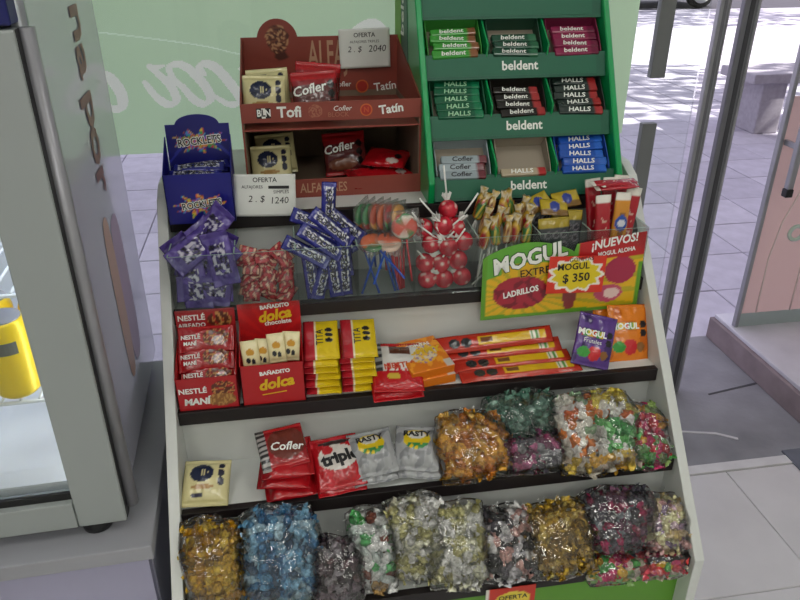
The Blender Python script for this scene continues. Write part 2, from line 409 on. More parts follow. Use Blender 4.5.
# raised step and the pink poster pane on the right
st = struct(bx('door_step', (1.72, 2.75, 1.30, 2.42, 0, .095), pm('step_side', '87797c', .8, var=.2, vs_=9), None, .004), 'raised step beside the entrance', 'step')
bx('marble_top', (1.735, 2.75, 1.30, 2.41, .095, .112), pm('marble_top', 'cdcbd3', .45, var=.10, vs_=7), st, .003)
w2 = struct(root('window_2', T(1.76, 2.30, .112)), 'glass panel with pink bottle poster', 'window')
bx('pane', (0, 1.0, -.004, .004, 0, 2.6), M_GLASS, w2)
bx('frosted_band', (0, 1.0, -.0052, -.0045, 0, .06), pm('frost', 'b9c2c0', .6, trans=.4), w2)
link('pink_vinyl', mesh('vinyl', [(.002, -.0052, .06), (1, -.0052, .06), (1, -.0052, .92), (.002, -.0052, .92)], [(0, 1, 2, 3)]), w2, pm('pink_vinyl', 'e6c4bc', .6, trans=.5, var=.02, vs_=3))
bx('edge_strip', (-.012, .004, -.012, .012, 0, 2.6), M_ALU, w2, .003)
def flat_line(name, pts, r, mat, par): return tube(name, pts, r, mat, par, 6)
M_PL = pm('pale_pink_line', 'e6d2cb', .6)
bt = [(.07,-.007,.06),(.065,-.007,.30),(.085,-.007,.45),(.125,-.007,.56),(.135,-.007,.66),(.135,-.007,.68)]
flat_line('bottle_outline', bt+[(.165,-.007,.68),(.165,-.007,.66),(.19,-.007,.55),(.215,-.007,.44),(.215,-.007,.30),(.22,-.007,.06)], .0035, M_PL, w2)
flat_line('bottle_mark', [(.155+.028*math.cos(a*.4), -.007, .40+.028*math.sin(a*.4)) for a in range(17)], .008, pm('pale_green_line', 'bfd0c3', .6), w2)
flat_line('curve', [(.25,-.007,.33),(.35,-.007,.36),(.5,-.007,.36)], .003, M_PL, w2)
nt = bx('paper_notice', (.03, .45, -.0068, -.0058, .96, 1.45), M_PAPER, w2)
for r_ in range(9): bx('print_line', (.06 if r_ % 3 else .1, .40, -.0076, -.0070, 1.40-.045*r_, 1.414-.045*r_), pm('grey_print', '8d9296', .7), nt)
ph = struct(root('door_3', T(1.775, 2.22, 0)), 'brushed metal pull handle beside the poster pane', 'door handle')
bx('bar', (-.012, .012, -.012, .012, .72, 1.9), M_ALU, ph, .004); bx('end_cap', (-.014, .014, -.014, .014, .69, .72), M_BLACK, ph, .003)
for z in (.86, 1.7): bx('bracket', (-.006, .006, .012, .08, z, z+.02), M_ALU, ph, .002)

# street: bench, parked car, trees that shade the pavement
bn = tag(root('street_bench', T(*onz(752, 128, 0))), 'grey concrete bench on the sunlit pavement outside', 'bench')
M_CON = pm('bench_concrete', 'a19da6', .8, var=.1)
bx('seat', (-.25, 1.5, -.25, .25, .42, .50), M_CON, bn, .01)
for x in (-.12, 1.2): bx('support', (x, x+.22, -.2, .2, 0, .42), M_CON, bn, .01)
car = tag(root('parked_car', T(onz(708, 6, 0).x-1.35, onz(708, 6, 0).y+1.2, -.08)), 'dark parked car across the street with pale wheel rims', 'car')
M_CAR = pm('car_paint', '3c3742', .3, coat=.5)
prism('body', [(-2.1,.25),(2.1,.25),(2.15,.62),(1.9,.85),(1.0,.92),(.5,1.38),(-1.0,1.40),(-1.7,.95),(-2.1,.85)], -.82, .82, M_CAR, car, 'y', .03)
prism('side_window', [(.85,.93),(.42,1.30),(-.92,1.32),(-1.4,.95)], -.835, -.815, pm('car_glass', '15161a', .1), car, 'y')
for x in (-1.35, 1.35):
    for y in (-.78, .78):
        wh = link('wheel', lathe_me([(.1,-.1),(.31,-.1),(.33,-.06),(.33,.06),(.31,.1),(.1,.1)], 24), car, M_BLACK, T(x, y, .33) @ RX(90))
        link('rim', lathe_me([(.0,-.112),(.12,-.112),(.22,-.11),(.23,-.08),(.23,.08),(.22,.11),(.0,.112)], 24), wh, pm('pale_rim', 'e8e8ea', .3))
def tree(x, y, h, n, lab, seed):
    rn = random.Random(seed); t = tag(root('street_tree', T(x, y, 0)), lab, 'tree', 'street trees')
    tube('trunk', [(0,0,0),(.05,0,1.2),(-.04,.05,2.4),(.05,0,h)], [.2,.16,.14,.08], pm('bark', '5a4a3e', .9, var=.2), t)
    v, f = [], []
    for _ in range(n):
        while True:
            p = Vector((rn.uniform(-1,1), rn.uniform(-1,1), rn.uniform(-1,1)))
            if p.length < 1: break
        p = Vector((p.x*2.6, p.y*2.3, h+p.z*1.2)); a = Vector((rn.gauss(0,1), rn.gauss(0,1), rn.gauss(0,.6))).normalized(); b = a.orthogonal().normalized(); k = len(v); s = rn.uniform(.1, .2)
        v += [p-a*s, p+b*s*.45, p+a*s, p-b*s*.45]; f.append((k, k+1, k+2, k+3))
    c = link('crown', mesh('crown', v, f), t, pm('leaf_green', '4f6a35', .6, trans=.25)); c['kind'] = 'stuff'
for i, (x, y, h) in enumerate(((9.0, 5.2, 4.6), (13.2, 12.9, 4.8), (14.9, 5.6, 4.6))):
    tree(x, y, h, 1500, ['leafy street tree nearest the shop front', 'leafy street tree between the other two trees', 'leafy street tree farthest along the pavement'][i], i+3)

# ================================================================== THE CANDY RACK
YS = [1.25-.106*k for k in range(5)]; ZS = [1.08, .948, .811, .685, .553]
TOP = [z+.012 for z in ZS]; XL, XR = -.21, .655
rk = tag(root('candy_rack', T(.22, 1.2, 0)), 'white stepped candy rack with dark shelf edges and a green base', 'display rack')
def rp(name, b, mat, bev=0.): return bx(name, (b[0]-.22, b[1]-.22, b[2]-1.2, b[3]-1.2, b[4], b[5]), mat, rk, bev)
for k in range(5):
    yb = YS[k-1]+.02 if k else 1.69
    rp('shelf_board', (XL, XR, YS[k]+.012, yb, ZS[k]-.008, TOP[k]), M_WHITE)
    rp('shelf_edge', (XL, XR, YS[k]-.002, YS[k]+.012, ZS[k]-.0125, TOP[k]+.001), M_EDGE, .001)
    if k: rp('riser', (XL, XR, YS[k-1]+.02, YS[k-1]+.03, ZS[k]-.008, ZS[k-1]-.008), M_WHITE)
rp('base_panel', (XL, XR, YS[4]+.02, YS[4]+.035, .06, ZS[4]-.01), M_GREENP)
rp('back_panel', (XL, XR, 1.69, 1.70, .06, 1.09), M_WHITE)
side_poly = [(.812, 0), (.812, .568), (1.262, 1.125), (1.30, 1.142), (1.70, 1.142), (1.70, 0)]
for x0, x1 in ((XL-.018, XL), (XR, XR+.018)):
    prism('side_panel', [(y-1.2, z) for y, z in side_poly], x0-.22, x1-.22, M_WHITE, rk, 'x', .0008)
# red price tag hanging from the lowest shelf edge
p0 = ony(486, 590, YS[4]-.004); p1 = ony(535, 590, YS[4]-.004)
pt = tag(root('price_tag', T((p0.x+p1.x)/2, YS[4]-.006, ZS[4]-.042)), 'red and yellow paper price tag hanging from the lowest shelf edge', 'price tag')
link('card', card_me(p1.x-p0.x, .045, lambda s, t: 'e9e6dd' if s < .08 else ('e8d24a' if ell(s, t, .55, .35, .36, .42) else 'c8301f'), 24, 16), pt, None, RX(90))
letter(pt, 'OFERTA', .014, M_INK, RX(90), y=.022, x=.004, bold=.02, z=.001)

# ================================================================== FRIDGE ON ITS COUNTER (left)
ZC = .71; A = onz(131, 525, ZC); FY = 2.2
FM = T(A.x, A.y, ZC) @ RZ(FY)
ct = tag(root('counter', FM), 'grey laminate counter carrying the drinks fridge', 'counter')
M_CT = pm('counter_laminate', '9a9ba2', .35, var=.04, vs_=5)
bx('countertop', (-1.0, .036, -.052, .50, -.028, 0), M_CT, ct, .002)
bx('front_panel', (-1.0, .022, -.030, -.012, -ZC, -.029), pm('counter_front', 'a5a3bd', .22, var=.05, vs_=4), ct)
bx('end_panel', (.010, .024, -.011, .48, -ZC, -.029), pm('counter_end', '8f8fa0', .3), ct)
fr = tag(root('drinks_fridge', FM), 'grey glass-door drinks fridge standing on the counter', 'fridge')
M_FR = pm('fridge_grey', '9aa09f', .38, var=.02, vs_=4); M_FS = pm('fridge_side', 'c4c2d2', .10, spec=.8, coat=.6)
M_FI = pm('fridge_inside', 'e9edf3', .4)
g = .026; HF = 1.2; DP = .50; WD = .62; DH = ony(10, 33, A.y-.04).z-ZC
bx('side_wall', (-.035, -.004, .035, DP, g, HF), M_FS, fr, .004)
bx('side_wall', (-WD, -WD+.03, .035, DP, g, HF), M_FS, fr, .004)
bx('back_wall', (-WD+.03, -.035, DP-.03, DP, g, HF), M_FI, fr)
bx('cabinet_floor', (-WD+.03, -.035, .035, DP-.03, g, g+.05), M_FI, fr)
bx('cabinet_roof', (-WD+.03, -.035, .035, DP-.03, HF-.04, HF), M_FI, fr)
bx('gasket', (-.030, -.006, .026, .036, g+.005, HF-.005), M_BLACK, fr)
dr = root('door'); dr.parent = fr
bx('stile', (-.071, 0, -.014, .024, g-.004, DH), M_FR, dr, .003); bx('stile', (-WD, -WD+.075, -.014, .024, g-.004, DH), M_FR, dr, .003)
bx('bottom_rail', (-WD+.076, -.072, -.014, .024, g-.004, g+.044), M_FR, dr, .002); bx('top_rail', (-WD+.076, -.072, -.014, .024, DH-.1, DH), M_FR, dr, .002)
bx('glass_pane', (-WD+.076, -.072, .004, .010, g+.046, DH-.1), M_GLASS, dr)
bx('glass_seal', (-WD+.076, -.072, -.003, .003, g+.044, g+.056), M_BLACK, dr)
tube('rounded_edge', [(.006, .012, g+.01), (.006, .012, DH)], .010, M_ALU, dr, 10); bx('edge_gap', (.0, .0008, -.010, .01, g, DH), M_BLACK, dr)
bx('header_panel', (-WD, -.002, -.012, .024, DH+.004, HF), pm('navy_header', '14195e', .35), fr, .003)
tube('corner_post', [(-.004, .030, g), (-.004, .030, HF)], .010, pm('post_grey', 'a4a8ad', .3, metal=.5), fr, 10)
for x, y in ((-.05, .012), (-.05, .40), (-.57, .03), (-.57, .40)): link('foot', lathe_me([(.012, 0), (.022, .002), (.024, .012), (.02, .028)], 18), fr, M_BLACK, T(x, y, 0))
M_WIRE = pm('white_wire', 'e8ecee', .35)
def wire_shelf(z):
    bmv = []
    w = root('wire_shelf'); w.parent = fr
    for y in (.045, .24, .42): tube('cross_wire', [(-WD+.032, y, z), (-.037, y, z)], .0032, M_WIRE, w, 6)
    for i in range(22): tube('wire', [(-.045-.026*i, .045, z+.004), (-.045-.026*i, .42, z+.004)], .0022, M_WIRE, w, 5)
    return w
zs1 = .222; zs2 = .395
wire_shelf(zs1); wire_shelf(zs2)
lw = bx('led_strip', (-.05, -.037, .05, .07, .10, .9), pm('led_tube', 'f2f6ff', .5, emit=6), fr, .002)
la = D.lights.new('fridge_led', 'AREA'); la.shape = 'RECTANGLE'; la.size = .45; la.size_y = .2; la.energy = 4; la.color = (.93, .97, 1)
lo = D.objects.new('fridge_led', la); COL.objects.link(lo); lo.parent = fr; lo.location = (-.3, .22, 1.14)
# side decals: lettering running down, and a drink picture
SF = T(-.004+.0006, 0, 0) @ RZ(90) @ RX(90)         # local x -> depth, y -> up, z -> out (+x)
M_DEC = pm('faded_red_print', '8c5f5a', .4)
zt = onx(80, 20, A.x); 
def side_pt(px, py):
    # point of the fridge's side plane seen at a pixel
    n = (RZ(FY) @ Vector((1, 0, 0))); r = ray(px, py); t = (Vector((A.x, A.y, ZC))-CAMP).dot(n)/r.dot(n)
    q = FM.inverted() @ (CAMP+r*t); return q
for ch, py in (('n', 22), ('a', 60), ('p', 108), ('o', 144), ('r', 178)):
    q = side_pt(79+(py-22)*.16, py)
    letter(fr, ch, .12, M_DEC, SF, x=q.y, y=q.z, rot=-90, bold=.02, z=.0008)
qa, qb = side_pt(104, 222), side_pt(124, 385)
def blob(name, y0, y1, z0, z1, mat, d=.0008, n=20):
    v = [(-.004+d, (y0+y1)/2+(y1-y0)/2*math.copysign(abs(math.cos(a))**.6, math.cos(a)), (z0+z1)/2+(z1-z0)/2*math.copysign(abs(math.sin(a))**.6, math.sin(a))) for a in [6.2832*i/n for i in range(n)]]
    return link(name, mesh(name, v, [tuple(range(n))]), fr, mat)
blob('drink_picture', qa.y-.01, qa.y+.05, qb.z-.05, qa.z, pm('orange_tan_print', 'cfa488', .3))
blob('drink_picture', qa.y+.045, qa.y+.13, qb.z-.05, qa.z-.02, pm('pink_print', 'c4a4c4', .3), .0006)
def can(x, y, z, r, h, mat, lab, grp, cap):
    t = tag(root('drink_can', FM @ T(x, y, z)), lab, 'can', grp)
    c = link('can_body', lathe_me([(r*.8, 0), (r*.97, .006), (r, .012), (r, h-.014), (r*.9, h-.004), (r*.86, h)], 20), t, mat)
    link('lid', lathe_me([(r*.84, h), (r*.84, h+.002), (r*.8, h+.002)], 16), t, M_ALU)
    v, f = [], []
    for i in range(9):
        a = R(-130+10*i); 
        for zz in (h*.62, h*.78): v.append((r*1.004*math.cos(a), r*1.004*math.sin(a), zz))
    for i in range(8): f.append((2*i, 2*i+2, 2*i+3, 2*i+1))
    link('label_band', mesh('band', v, f), t, cap); return t
M_YC = pm('yellow_can', 'f2cf1d', .3, metal=.2); M_LB = pm('can_label', '5c5f5a', .5)
for i, (x, y) in enumerate(((-.128, .070), (-.198, .070), (-.092, .138), (-.165, .138))):
    can(x, y, zs1+.007, .032, .122, M_YC, 'bright yellow drink can on the lower fridge shelf, '+['front row nearest the door edge', 'front row farther left', 'second row nearest the door edge', 'second row farther left'][i], 'yellow cans in the fridge', M_LB)
for i, (x, y) in enumerate(((-.155, .08), (-.225, .08))):
    t = tag(root('water_bottle', FM @ T(x, y, zs2+.007)), 'clear blue water bottle on the upper fridge shelf, '+['nearest the door edge', 'behind the first one at left'][i], 'bottle', 'bottles in the fridge')
    link('bottle_body', lathe_me([(.025, 0), (.031, .008), (.031, .05), (.029, .06), (.031, .07), (.031, .13), (.012, .17), (.012, .185)], 18), t, pm('blue_bottle', '2f86d8', .15, coat=.4))
    link('cap', lathe_me([(.014, .185), (.014, .2), (.012, .202)], 14), t, M_WTXT)

# ================================================================== TOP SHELF
Z0 = TOP[0]
SPL = ['e8702a', 'd9c23a', '3fa25a', 'c9304a', '2a9fd0', '8a5ad0', 'b04a2a', 'e0b060']
def splash(base, cx, cy, rx, ry, seed=0):
    def fn(s, t):
        a = math.atan2((t-cy)/ry, (s-cx)/rx); rr = math.hypot((s-cx)/rx, (t-cy)/ry)
        lim = .72+.28*math.sin(a*9+seed)+.12*math.sin(a*23+1)
        if rr < lim:
            n = noise.noise(Vector((s*9+seed, t*7, 1.3)))
            return SPL[int((n*.5+.5)*24) % 8]
        return base(s, t) if callable(base) else base
    return fn
# --- blue candy display box
rx0, rx1, ry0, ry1 = -.206, -.092, 1.222, 1.305
rb = tag(root('candy_display_box', T(-.149, 1.262, Z0)), 'dark blue cardboard display box with colourful splash and header card', 'display box')
w = (rx1-rx0); hb = .088
M_NAVY = pm('navy_card', '10127a', .4)
link('front_face', card_me(w, hb, splash('10127c', .5, .36, .40, .24), 46, 34), rb, None, T(0, ry0-1.262, 0) @ RX(90))
letter(rb, 'ROCKLETS', .0165, M_WTXT, T(0, ry0-1.262, 0) @ RX(90), x=.002, y=.034, z=.0008, rot=6, bold=.09, sx=.85)
letter(rb, 'ROCKLETS', .0165, M_INK, T(0, ry0-1.262, 0) @ RX(90), x=.002, y=.034, z=.0012, rot=6, bold=.015, sx=.85)
for x in (-w/2, w/2-.0015): prism('side_face', [(ry0-1.262, 0), (ry0-1.262, hb), (ry1-1.262, hb+.045), (ry1-1.262, 0)], x, x+.0015, M_NAVY, rb)
hd = link('header_card', card_me(w*.97, .168, splash(lambda s, t: '0d1070' if abs((t-.5)-.25*math.sin(s*3)) > .02 else '2a2fa0', .5, .72, .42, .13, 2), 46, 60,
     outline=lambda s: .90+(.10*math.sqrt(max(0, 1-((s-.5)/.34)**2)) if abs(s-.5) < .34 else 0)), rb, None, T(0, ry1-1.262, 0) @ RX(86))
letter(hd, 'ROCKLETS', .0185, M_WTXT, x=.001, y=.121, z=.0008, rot=5, bold=.09, sx=.85)
letter(hd, 'ROCKLETS', .0185, M_INK, x=.001, y=.121, z=.0013, rot=5, bold=.015, sx=.85)
def rockfn(s, t):
    if t < .09 or t > .91: return '262a84'
    if .28 < s < .78 and .1 < t < .9:
        n = noise.noise(Vector((s*9, t*14, 4.1))); return 'd2d2da' if n > .0 else ('34387e' if n > -.25 else '101230')
    return '2a2d84' if s < .28 else '181b5c'
rs = packet('chocolate_candy_stick', .026, .088, .014, rockfn, [('ROCKLETS', .013, M_INK, .0005, 0, dict(rot=90, bold=.03, sx=.95))], nx=16, ny=34, seed=4, cr=.0025, wr=2)
for i in range(5):
    M = pose((-.149+.004*(i-2), 1.245+.010*i+0+.006*(i % 2), Z0+.078+.004*(i % 3)), 20, -4+2*i, 86+3*i, 0)
    o = rs if i == 0 else dup(rs); o.matrix_basis = M
    tag(o, 'purple silver candy packet in the blue display box, '+['leftmost', 'second from left', 'middle one', 'second from right', 'rightmost'][i], 'candy packet', 'packets in the blue box')
# --- price cards
def price_card(name, W, Hh, M, lab, lines, bend=.004):
    n = 16; v, f = [], []
    for j in range(n+1):
        for i in range(n+1):
            s, t = i/n, j/n; v.append(((s-.5)*W, t*Hh, -bend*4*(s-.5)**2+bend*.5*math.sin(5*t)))
    for j in range(n):
        for i in range(n): a = j*(n+1)+i; f.append((a, a+1, a+n+2, a+n+1))
    me = mesh(name, v, f, True); bmm = bmesh.new(); bmm.from_mesh(me)
    bmesh.ops.solidify(bmm, geom=list(bmm.faces), thickness=-.0006); bmm.to_mesh(me); bmm.free()
    o = tag(link(name, me, None, M_PAPER, M), lab, 'price card')
    hf = lambda x, y: -bend*4*(x/W)**2+bend*.5*math.sin(5*y/Hh)+.0006
    for s, size, x, y, kw in lines: letter(o, s, size, M_INK, x=x, y=y, hf=hf, **kw)
    return o, hf
o, hf = price_card('price_card', .107, .074, pose((-.040, 1.232, Z0+.002), 80, -1, -2), 'white paper offer card in front of the alfajor display with price 1240',
    [('OFERTA', .0115, .0, .064, dict(bold=.01)), ('ALFAJORES', .0075, -.022, .052, dict(bold=.005)), ('SIMPLES', .008, .028, .043, dict()), ('2 . $', .016, -.016, .031, dict(shear=.2)), ('1240', .0165, .024, .028, dict(shear=.1))])
bx('strike_bar', (.006, .042, .049, .054, .0005, .0014), M_INK, o)
p0 = ony(365, 48, 1.59)
o2, _ = price_card('price_card', .108, .079, pose((p0.x, 1.588, p0.z-.040), 88, 0, 1), 'white paper offer card taped to the alfajor header with price 2040',
    [('OFERTA', .0125, 0, .066, dict(bold=.01)), ('ALFAJORES TRIPLES', .0072, 0, .053, dict()), ('2 . $', .0165, -.022, .038, dict(shear=.2)), ('2040', .019, .026, .038, dict(shear=.15))], .001)

# --- brown cardboard alfajor display
ax0, ax1, ay0, ay1 = -.072, .258, 1.33, 1.60
ad = tag(root('alfajor_display', T(.09, 1.46, Z0)), 'reddish brown two-tier cardboard display with round header', 'display box')
M_BR = pm('brown_red_card', '8a3f33', .55, var=.03, vs_=8); M_BRI = pm('raw_card', '7a6856', .8, var=.05)
def ap(name, b, mat, bev=0): return bx(name, (b[0]-.09, b[1]-.09, b[2]-1.46, b[3]-1.46, b[4]-Z0, b[5]-Z0), mat, ad, bev)
zl0 = ony(330, 120, ay0).z; zl1 = ony(330, 101, ay0).z       # upper lip
zh = ony(320, 36, ay1).z
for x in (ax0, ax1-.003):
    prism('side_panel', [(ay0-1.46, 0), (ay0-1.46, zl1-Z0), (ay1-1.46, zl1+.075-Z0), (ay1-1.46, 0)], x-.09, x+.003-.09, M_BR, ad)
ap('back_panel', (ax0, ax1, ay1, ay1+.003, Z0, zl0+.02), M_BRI)
hh = zh-zl0
hdr = link('header_panel', card_me(ax1-ax0, hh, lambda s, t: '8a3d31', 30, 10), ad, None, T((ax0+ax1)/2-.09, ay1-.001-1.46, zl0-Z0) @ RX(90))
cr = .042; cx = ony(277, 36, ay1).x-(ax0+ax1)/2; cz = ony(277, 40, ay1).z-zl0
def disc_me(r, n, fn):
    v = [(0, 0, 0)]; f = []
    K = 12
    for k in range(1, K+1):
        for i in range(n): a = 6.28318*i/n; v.append((r*k/K*math.cos(a), r*k/K*math.sin(a), 0))
    for i in range(n): f.append((0, 1+i, 1+(i+1) % n))
    for k in range(K-1):
        for i in range(n): a = 1+k*n; f.append((a+i, a+n+i, a+n+(i+1) % n, a+(i+1) % n))
    me = mesh('disc', v, f); paint(me, lambda c: lin(fn(c.x/r, c.y/r))); me.materials.append(M_CARD); return me
def nutfn(x, y):
    rr = math.hypot(x*1.25, (y-.05)*1.1)
    if rr < .72:
        n = noise.noise(Vector((x*7, y*7, 3))); return 'b98a63' if n > .12 else ('6e3a28' if n > -.15 else '4a2118')
    if ell(x, y, .15, -.75, .3, .22) : return '4a2118'
    return '8a3d31'
link('round_header', disc_me(cr, 40, nutfn), hdr, None, T(cx, cz, .0022))
prism('round_header_back', [(cx+cr*math.cos(i*.2094), cz+cr*math.sin(i*.2094)) for i in range(30)], -.001, .0015, M_BR, hdr, 'z')
letter(hdr, 'ALFAJORES', .080, pm('beige_print', 'b98f72', .6), x=ony(308, 60, ay1).x-(ax0+ax1)/2, y=ony(320, 56, ay1).z-zl0, z=.001, bold=.012, sx=.42, align='LEFT')
ap('upper_floor', (ax0+.003, ax1-.003, ay0, ay1, zl0-.016, zl0-.013), M_BR)
ap('upper_lip', (ax0, ax1, ay0-.003, ay0, zl0, zl1), M_BR, .0006)
ap('lower_floor', (ax0, ax1, ay0, ay1, Z0, Z0+.003), M_BRI)
ap('lower_lip', (ax0, ax1, ay0-.003, ay0, Z0, Z0+.036), M_BR, .0006)
for x in (ax0+.003, ax1-.0045): ap('inner_side', (x, x+.0015, ay0+.002, ay1, Z0+.003, zl0), M_BRI)
LM = T(0, ay0-.0034-1.46, 0) @ RX(90); zm = (zl0+zl1)/2-Z0
M_RED = pm('red_orange_print', 'c2502c', .5); M_TAN = pm('tan_print', 'a86a52', .6)
def lx(px): return ony(px, 108, ay0).x-.09
bl = bx('logo_plate', (lx(263)-.0125, lx(263)+.0125, ay0-.0042-1.46, ay0-.0036-1.46, zm-.009, zm+.009), M_BLACK, ad)
for i, (ch, mt) in enumerate((('B', M_WTXT), ('L', M_INK), ('N', M_WTXT))): letter(ad, ch, .017, mt, LM, x=lx(263)+.008*(i-1), y=zm, z=.0014, bold=.03, sx=.8)
bx('logo_plate', (lx(263)-.0035, lx(263)+.0035, ay0-.0046-1.46, ay0-.0043-1.46, zm-.009, zm+.009), M_WTXT, ad)
letter(ad, 'Tofi', .027, M_WTXT, LM, x=lx(289), y=zm, bold=.03)
letter(ad, 'Cofler', .013, M_WTXT, LM, x=lx(342), y=zm+.004, shear=.2); letter(ad, 'BLOCK', .012, M_TAN, LM, x=lx(338), y=zm-.007)
link('swirl_logo', disc_me(.013, 20, lambda x, y: 'a86a52' if noise.noise(Vector((x*4, y*4, 0))) > 0 else '8a3d31'), ad, None, LM @ T(lx(315), zm, .0006))
link('round_logo', disc_me(.0115, 24, lambda x, y: 'c8602c' if math.hypot(x, y) > .78 else 'a8281c'), ad, None, LM @ T(lx(366), zm, .0006))
letter(ad, 'N', .013, M_RED, LM, x=lx(366), y=zm, bold=.03, z=.001)
letter(ad, 'Tatín', .022, M_WTXT, LM, x=lx(391), y=zm, bold=.03, rot=6)
HM = T(0, ay1-.002-1.46, 0) @ RX(90)
for s, sz, px, py in (('Cofler', .015, 342, 84), ('Tatín', .024, 385, 86)):
    q = ony(px, py, ay1); letter(ad, s, sz, M_WTXT, HM, x=q.x-.09, y=q.z-Z0, bold=.015, rot=6 if s == 'Tatín' else 0)
q = ony(362, 86, ay1); link('round_logo', disc_me(.014, 24, lambda x, y: 'c8602c' if math.hypot(x, y) > .78 else 'a8281c'), ad, None, HM @ T(q.x-.09, q.z-Z0, .0004))
letter(ad, 'ALFAJORES', .026, pm('beige_print', 'b98f72'), LM, x=-.02, y=.018, bold=.012, sx=.7)
# packets of the alfajor display
def seal(s, t, cx, cy, r, asp): return ell(s, t, cx, cy, r, r*asp)
def cream(s, t):
    if ell(s, t, .42, .66, .25, .20): return '1b2440' if not (ell(s, t, .42, .66, .15, .07) and int(s*40) % 2) else 'd8cf9a'
    if ell(s, t, .82, .48, .07, .09) or ell(s, t, .82, .66, .07, .09) or ell(s, t, .82, .82, .07, .07): return '24263a'
    if ell(s, t, .45, .36, .24, .05): return 'b08a55'
    if ell(s, t, .34, .2, .13, .05): return '22223a'
    return 'd9d09c' if t > .1 else 'cfc68e'
cr_p = packet('alfajor_packet', .078, .082, .034, cream, seed=3)
def cof(s, t):
    if ell(s, t, .84, .3, .07, .09) or ell(s, t, .84, .5, .07, .09) or ell(s, t, .84, .7, .07, .09): return '1a1616'
    if t > .82 or t < .1: return 'b01a22'
    if ell(s, t, .42, .24, .34, .13): return '7a4630'
    if ell(s, t, .42, .2, .2, .06): return 'a5744e'
    return '571c1c' if t < .72 else '8c1a20'
co_p = packet('alfajor_packet', .086, .088, .032, cof, [('Cofler', .024, M_WTXT, -.012, .010, dict(rot=8, bold=.02, shear=.2))], seed=6)
def redfn(s, t): return '17151a' if ell(s, t, .8, .4, .08, .12) else ('d8c8c0' if ell(s, t, .7, .2, .14, .08) else ('b3141e' if t < .8 else '8f0f18'))
re_p = packet('alfajor_packet', .088, .088, .024, redfn, seed=8)
def put(proto, M, lab, cat, grp, used=set()):
    if proto.name not in used: used.add(proto.name); o = proto; o.matrix_basis = M
    else: o = dup(proto, M)
    return tag(o, lab, cat, grp)
G = 'packets in the alfajor display'; zu = zl0-.0125
put(cr_p, pose((-.028, 1.372, zu+.047), 72, 0, -2), 'cream alfajor packet on the upper tier of the brown display, in front', 'alfajor', G)
put(cr_p, pose((-.020, 1.41, zu+.052), 74, 0, 3), 'cream alfajor packet on the upper tier of the brown display, behind', 'alfajor', G)
put(co_p, pose((.066, 1.378, zu+.048), 72, 0, 3), 'dark red chocolate alfajor packet on the upper tier, in front', 'alfajor', G)
put(co_p, pose((.072, 1.42, zu+.056), 74, 0, -6), 'dark red chocolate alfajor packet on the upper tier, behind', 'alfajor', G)
put(cr_p, pose((-.026, 1.40, Z0+.042), 68, 0, 1), 'cream alfajor packet on the lower tier of the brown display, in front', 'alfajor', G)
put(cr_p, pose((-.016, 1.46, Z0+.050), 66, 0, 4), 'cream alfajor packet on the lower tier of the brown display, behind', 'alfajor', G)
put(co_p, pose((.122, 1.44, Z0+.05), 62, -4, 4), 'chocolate alfajor packet leaning alone in the lower tier', 'alfajor', G)
put(re_p, pose((.200, 1.40, Z0+.018), 4, 10, 20), 'red alfajor packet lying in the lower tier, bottom of the pile', 'alfajor', G)
put(re_p, pose((.205, 1.42, Z0+.043), 8, -12, -10), 'red alfajor packet lying in the lower tier, top of the pile', 'alfajor', G)
put(re_p, pose((.165, 1.375, Z0+.016), 10, 30, 70), 'red alfajor packet lying in the lower tier beside the chocolate one', 'alfajor', G)

# --- green gum display
gd = tag(root('gum_display', T(.44, 1.42, Z0)), 'green plastic gum display with three tilted trays', 'display stand')
M_GR = pm('green_plastic', '0b9a55', .3, coat=.2, var=.03, vs_=5); M_GD = pm('dark_green_plastic', '145a43', .42); M_LIME = pm('lime_card', '6fae2a', .5)
gx0, gx1 = .258, .636
def gp(name, poly, x0, x1, mat, bev=0): return prism(name, [(y-1.42, z-Z0) for y, z in poly], x0-.44, x1-.44, mat, gd, 'x', bev)
sp = [(1.252, Z0), (1.246, Z0+.04), (1.475, 1.56), (1.64, 1.56), (1.64, Z0)]
for x in (gx0, gx1-.012): gp('side_panel', sp, x, x+.012, M_GR, .002)
gp('side_card', [(1.56, Z0), (1.56, 1.56), (1.635, 1.56), (1.635, Z0)], gx0-.0012, gx0-.0002, M_LIME)
gp('side_stripe', [(1.47, 1.30), (1.51, 1.56), (1.555, 1.56), (1.555, 1.30)], gx0-.0012, gx0-.0002, M_GD)
letter(gd, 'beldent', .05, M_WTXT, T(gx0-.44-.0014, 1.533-1.42, 1.43-Z0) @ RZ(-90) @ RX(90) @ RZ(90), bold=.02)
gp('back_panel', [(1.632, Z0), (1.632, 1.56), (1.64, 1.56), (1.64, Z0)], gx0+.012, gx1-.012, M_GD)
bk, hk = .052, .1005
gum_me = {}
def gum(key, c1, c2, txt, tc, tend=None):
    b = box_me(-.044, .044, -.0082, .0082, -.0065, .0065, .0025, 2)
    bm = bmesh.new(); bm.from_mesh(b)
    bmesh.ops.subdivide_edges(bm, edges=[e for e in bm.edges if abs(e.verts[0].co.x-e.verts[1].co.x) > .03], cuts=14); 
    me = from_bm(bm, 'gum', False)
    paint(me, lambda c: lin(c2 if c.x > .028 or (tend and c.x < -.03) else c1)); me.materials.append(M_PRINT)
    o = link('gum_pack', me); letter(o, txt, .0135, tc, x=-.004, y=0, z=.0071, bold=.02, shear=.15, sx=1.15)
    return o
M_PG = pm('pale_green_print', '9fd0a8', .5); M_SV = pm('silver_grey_print', '6f8d86', .4)
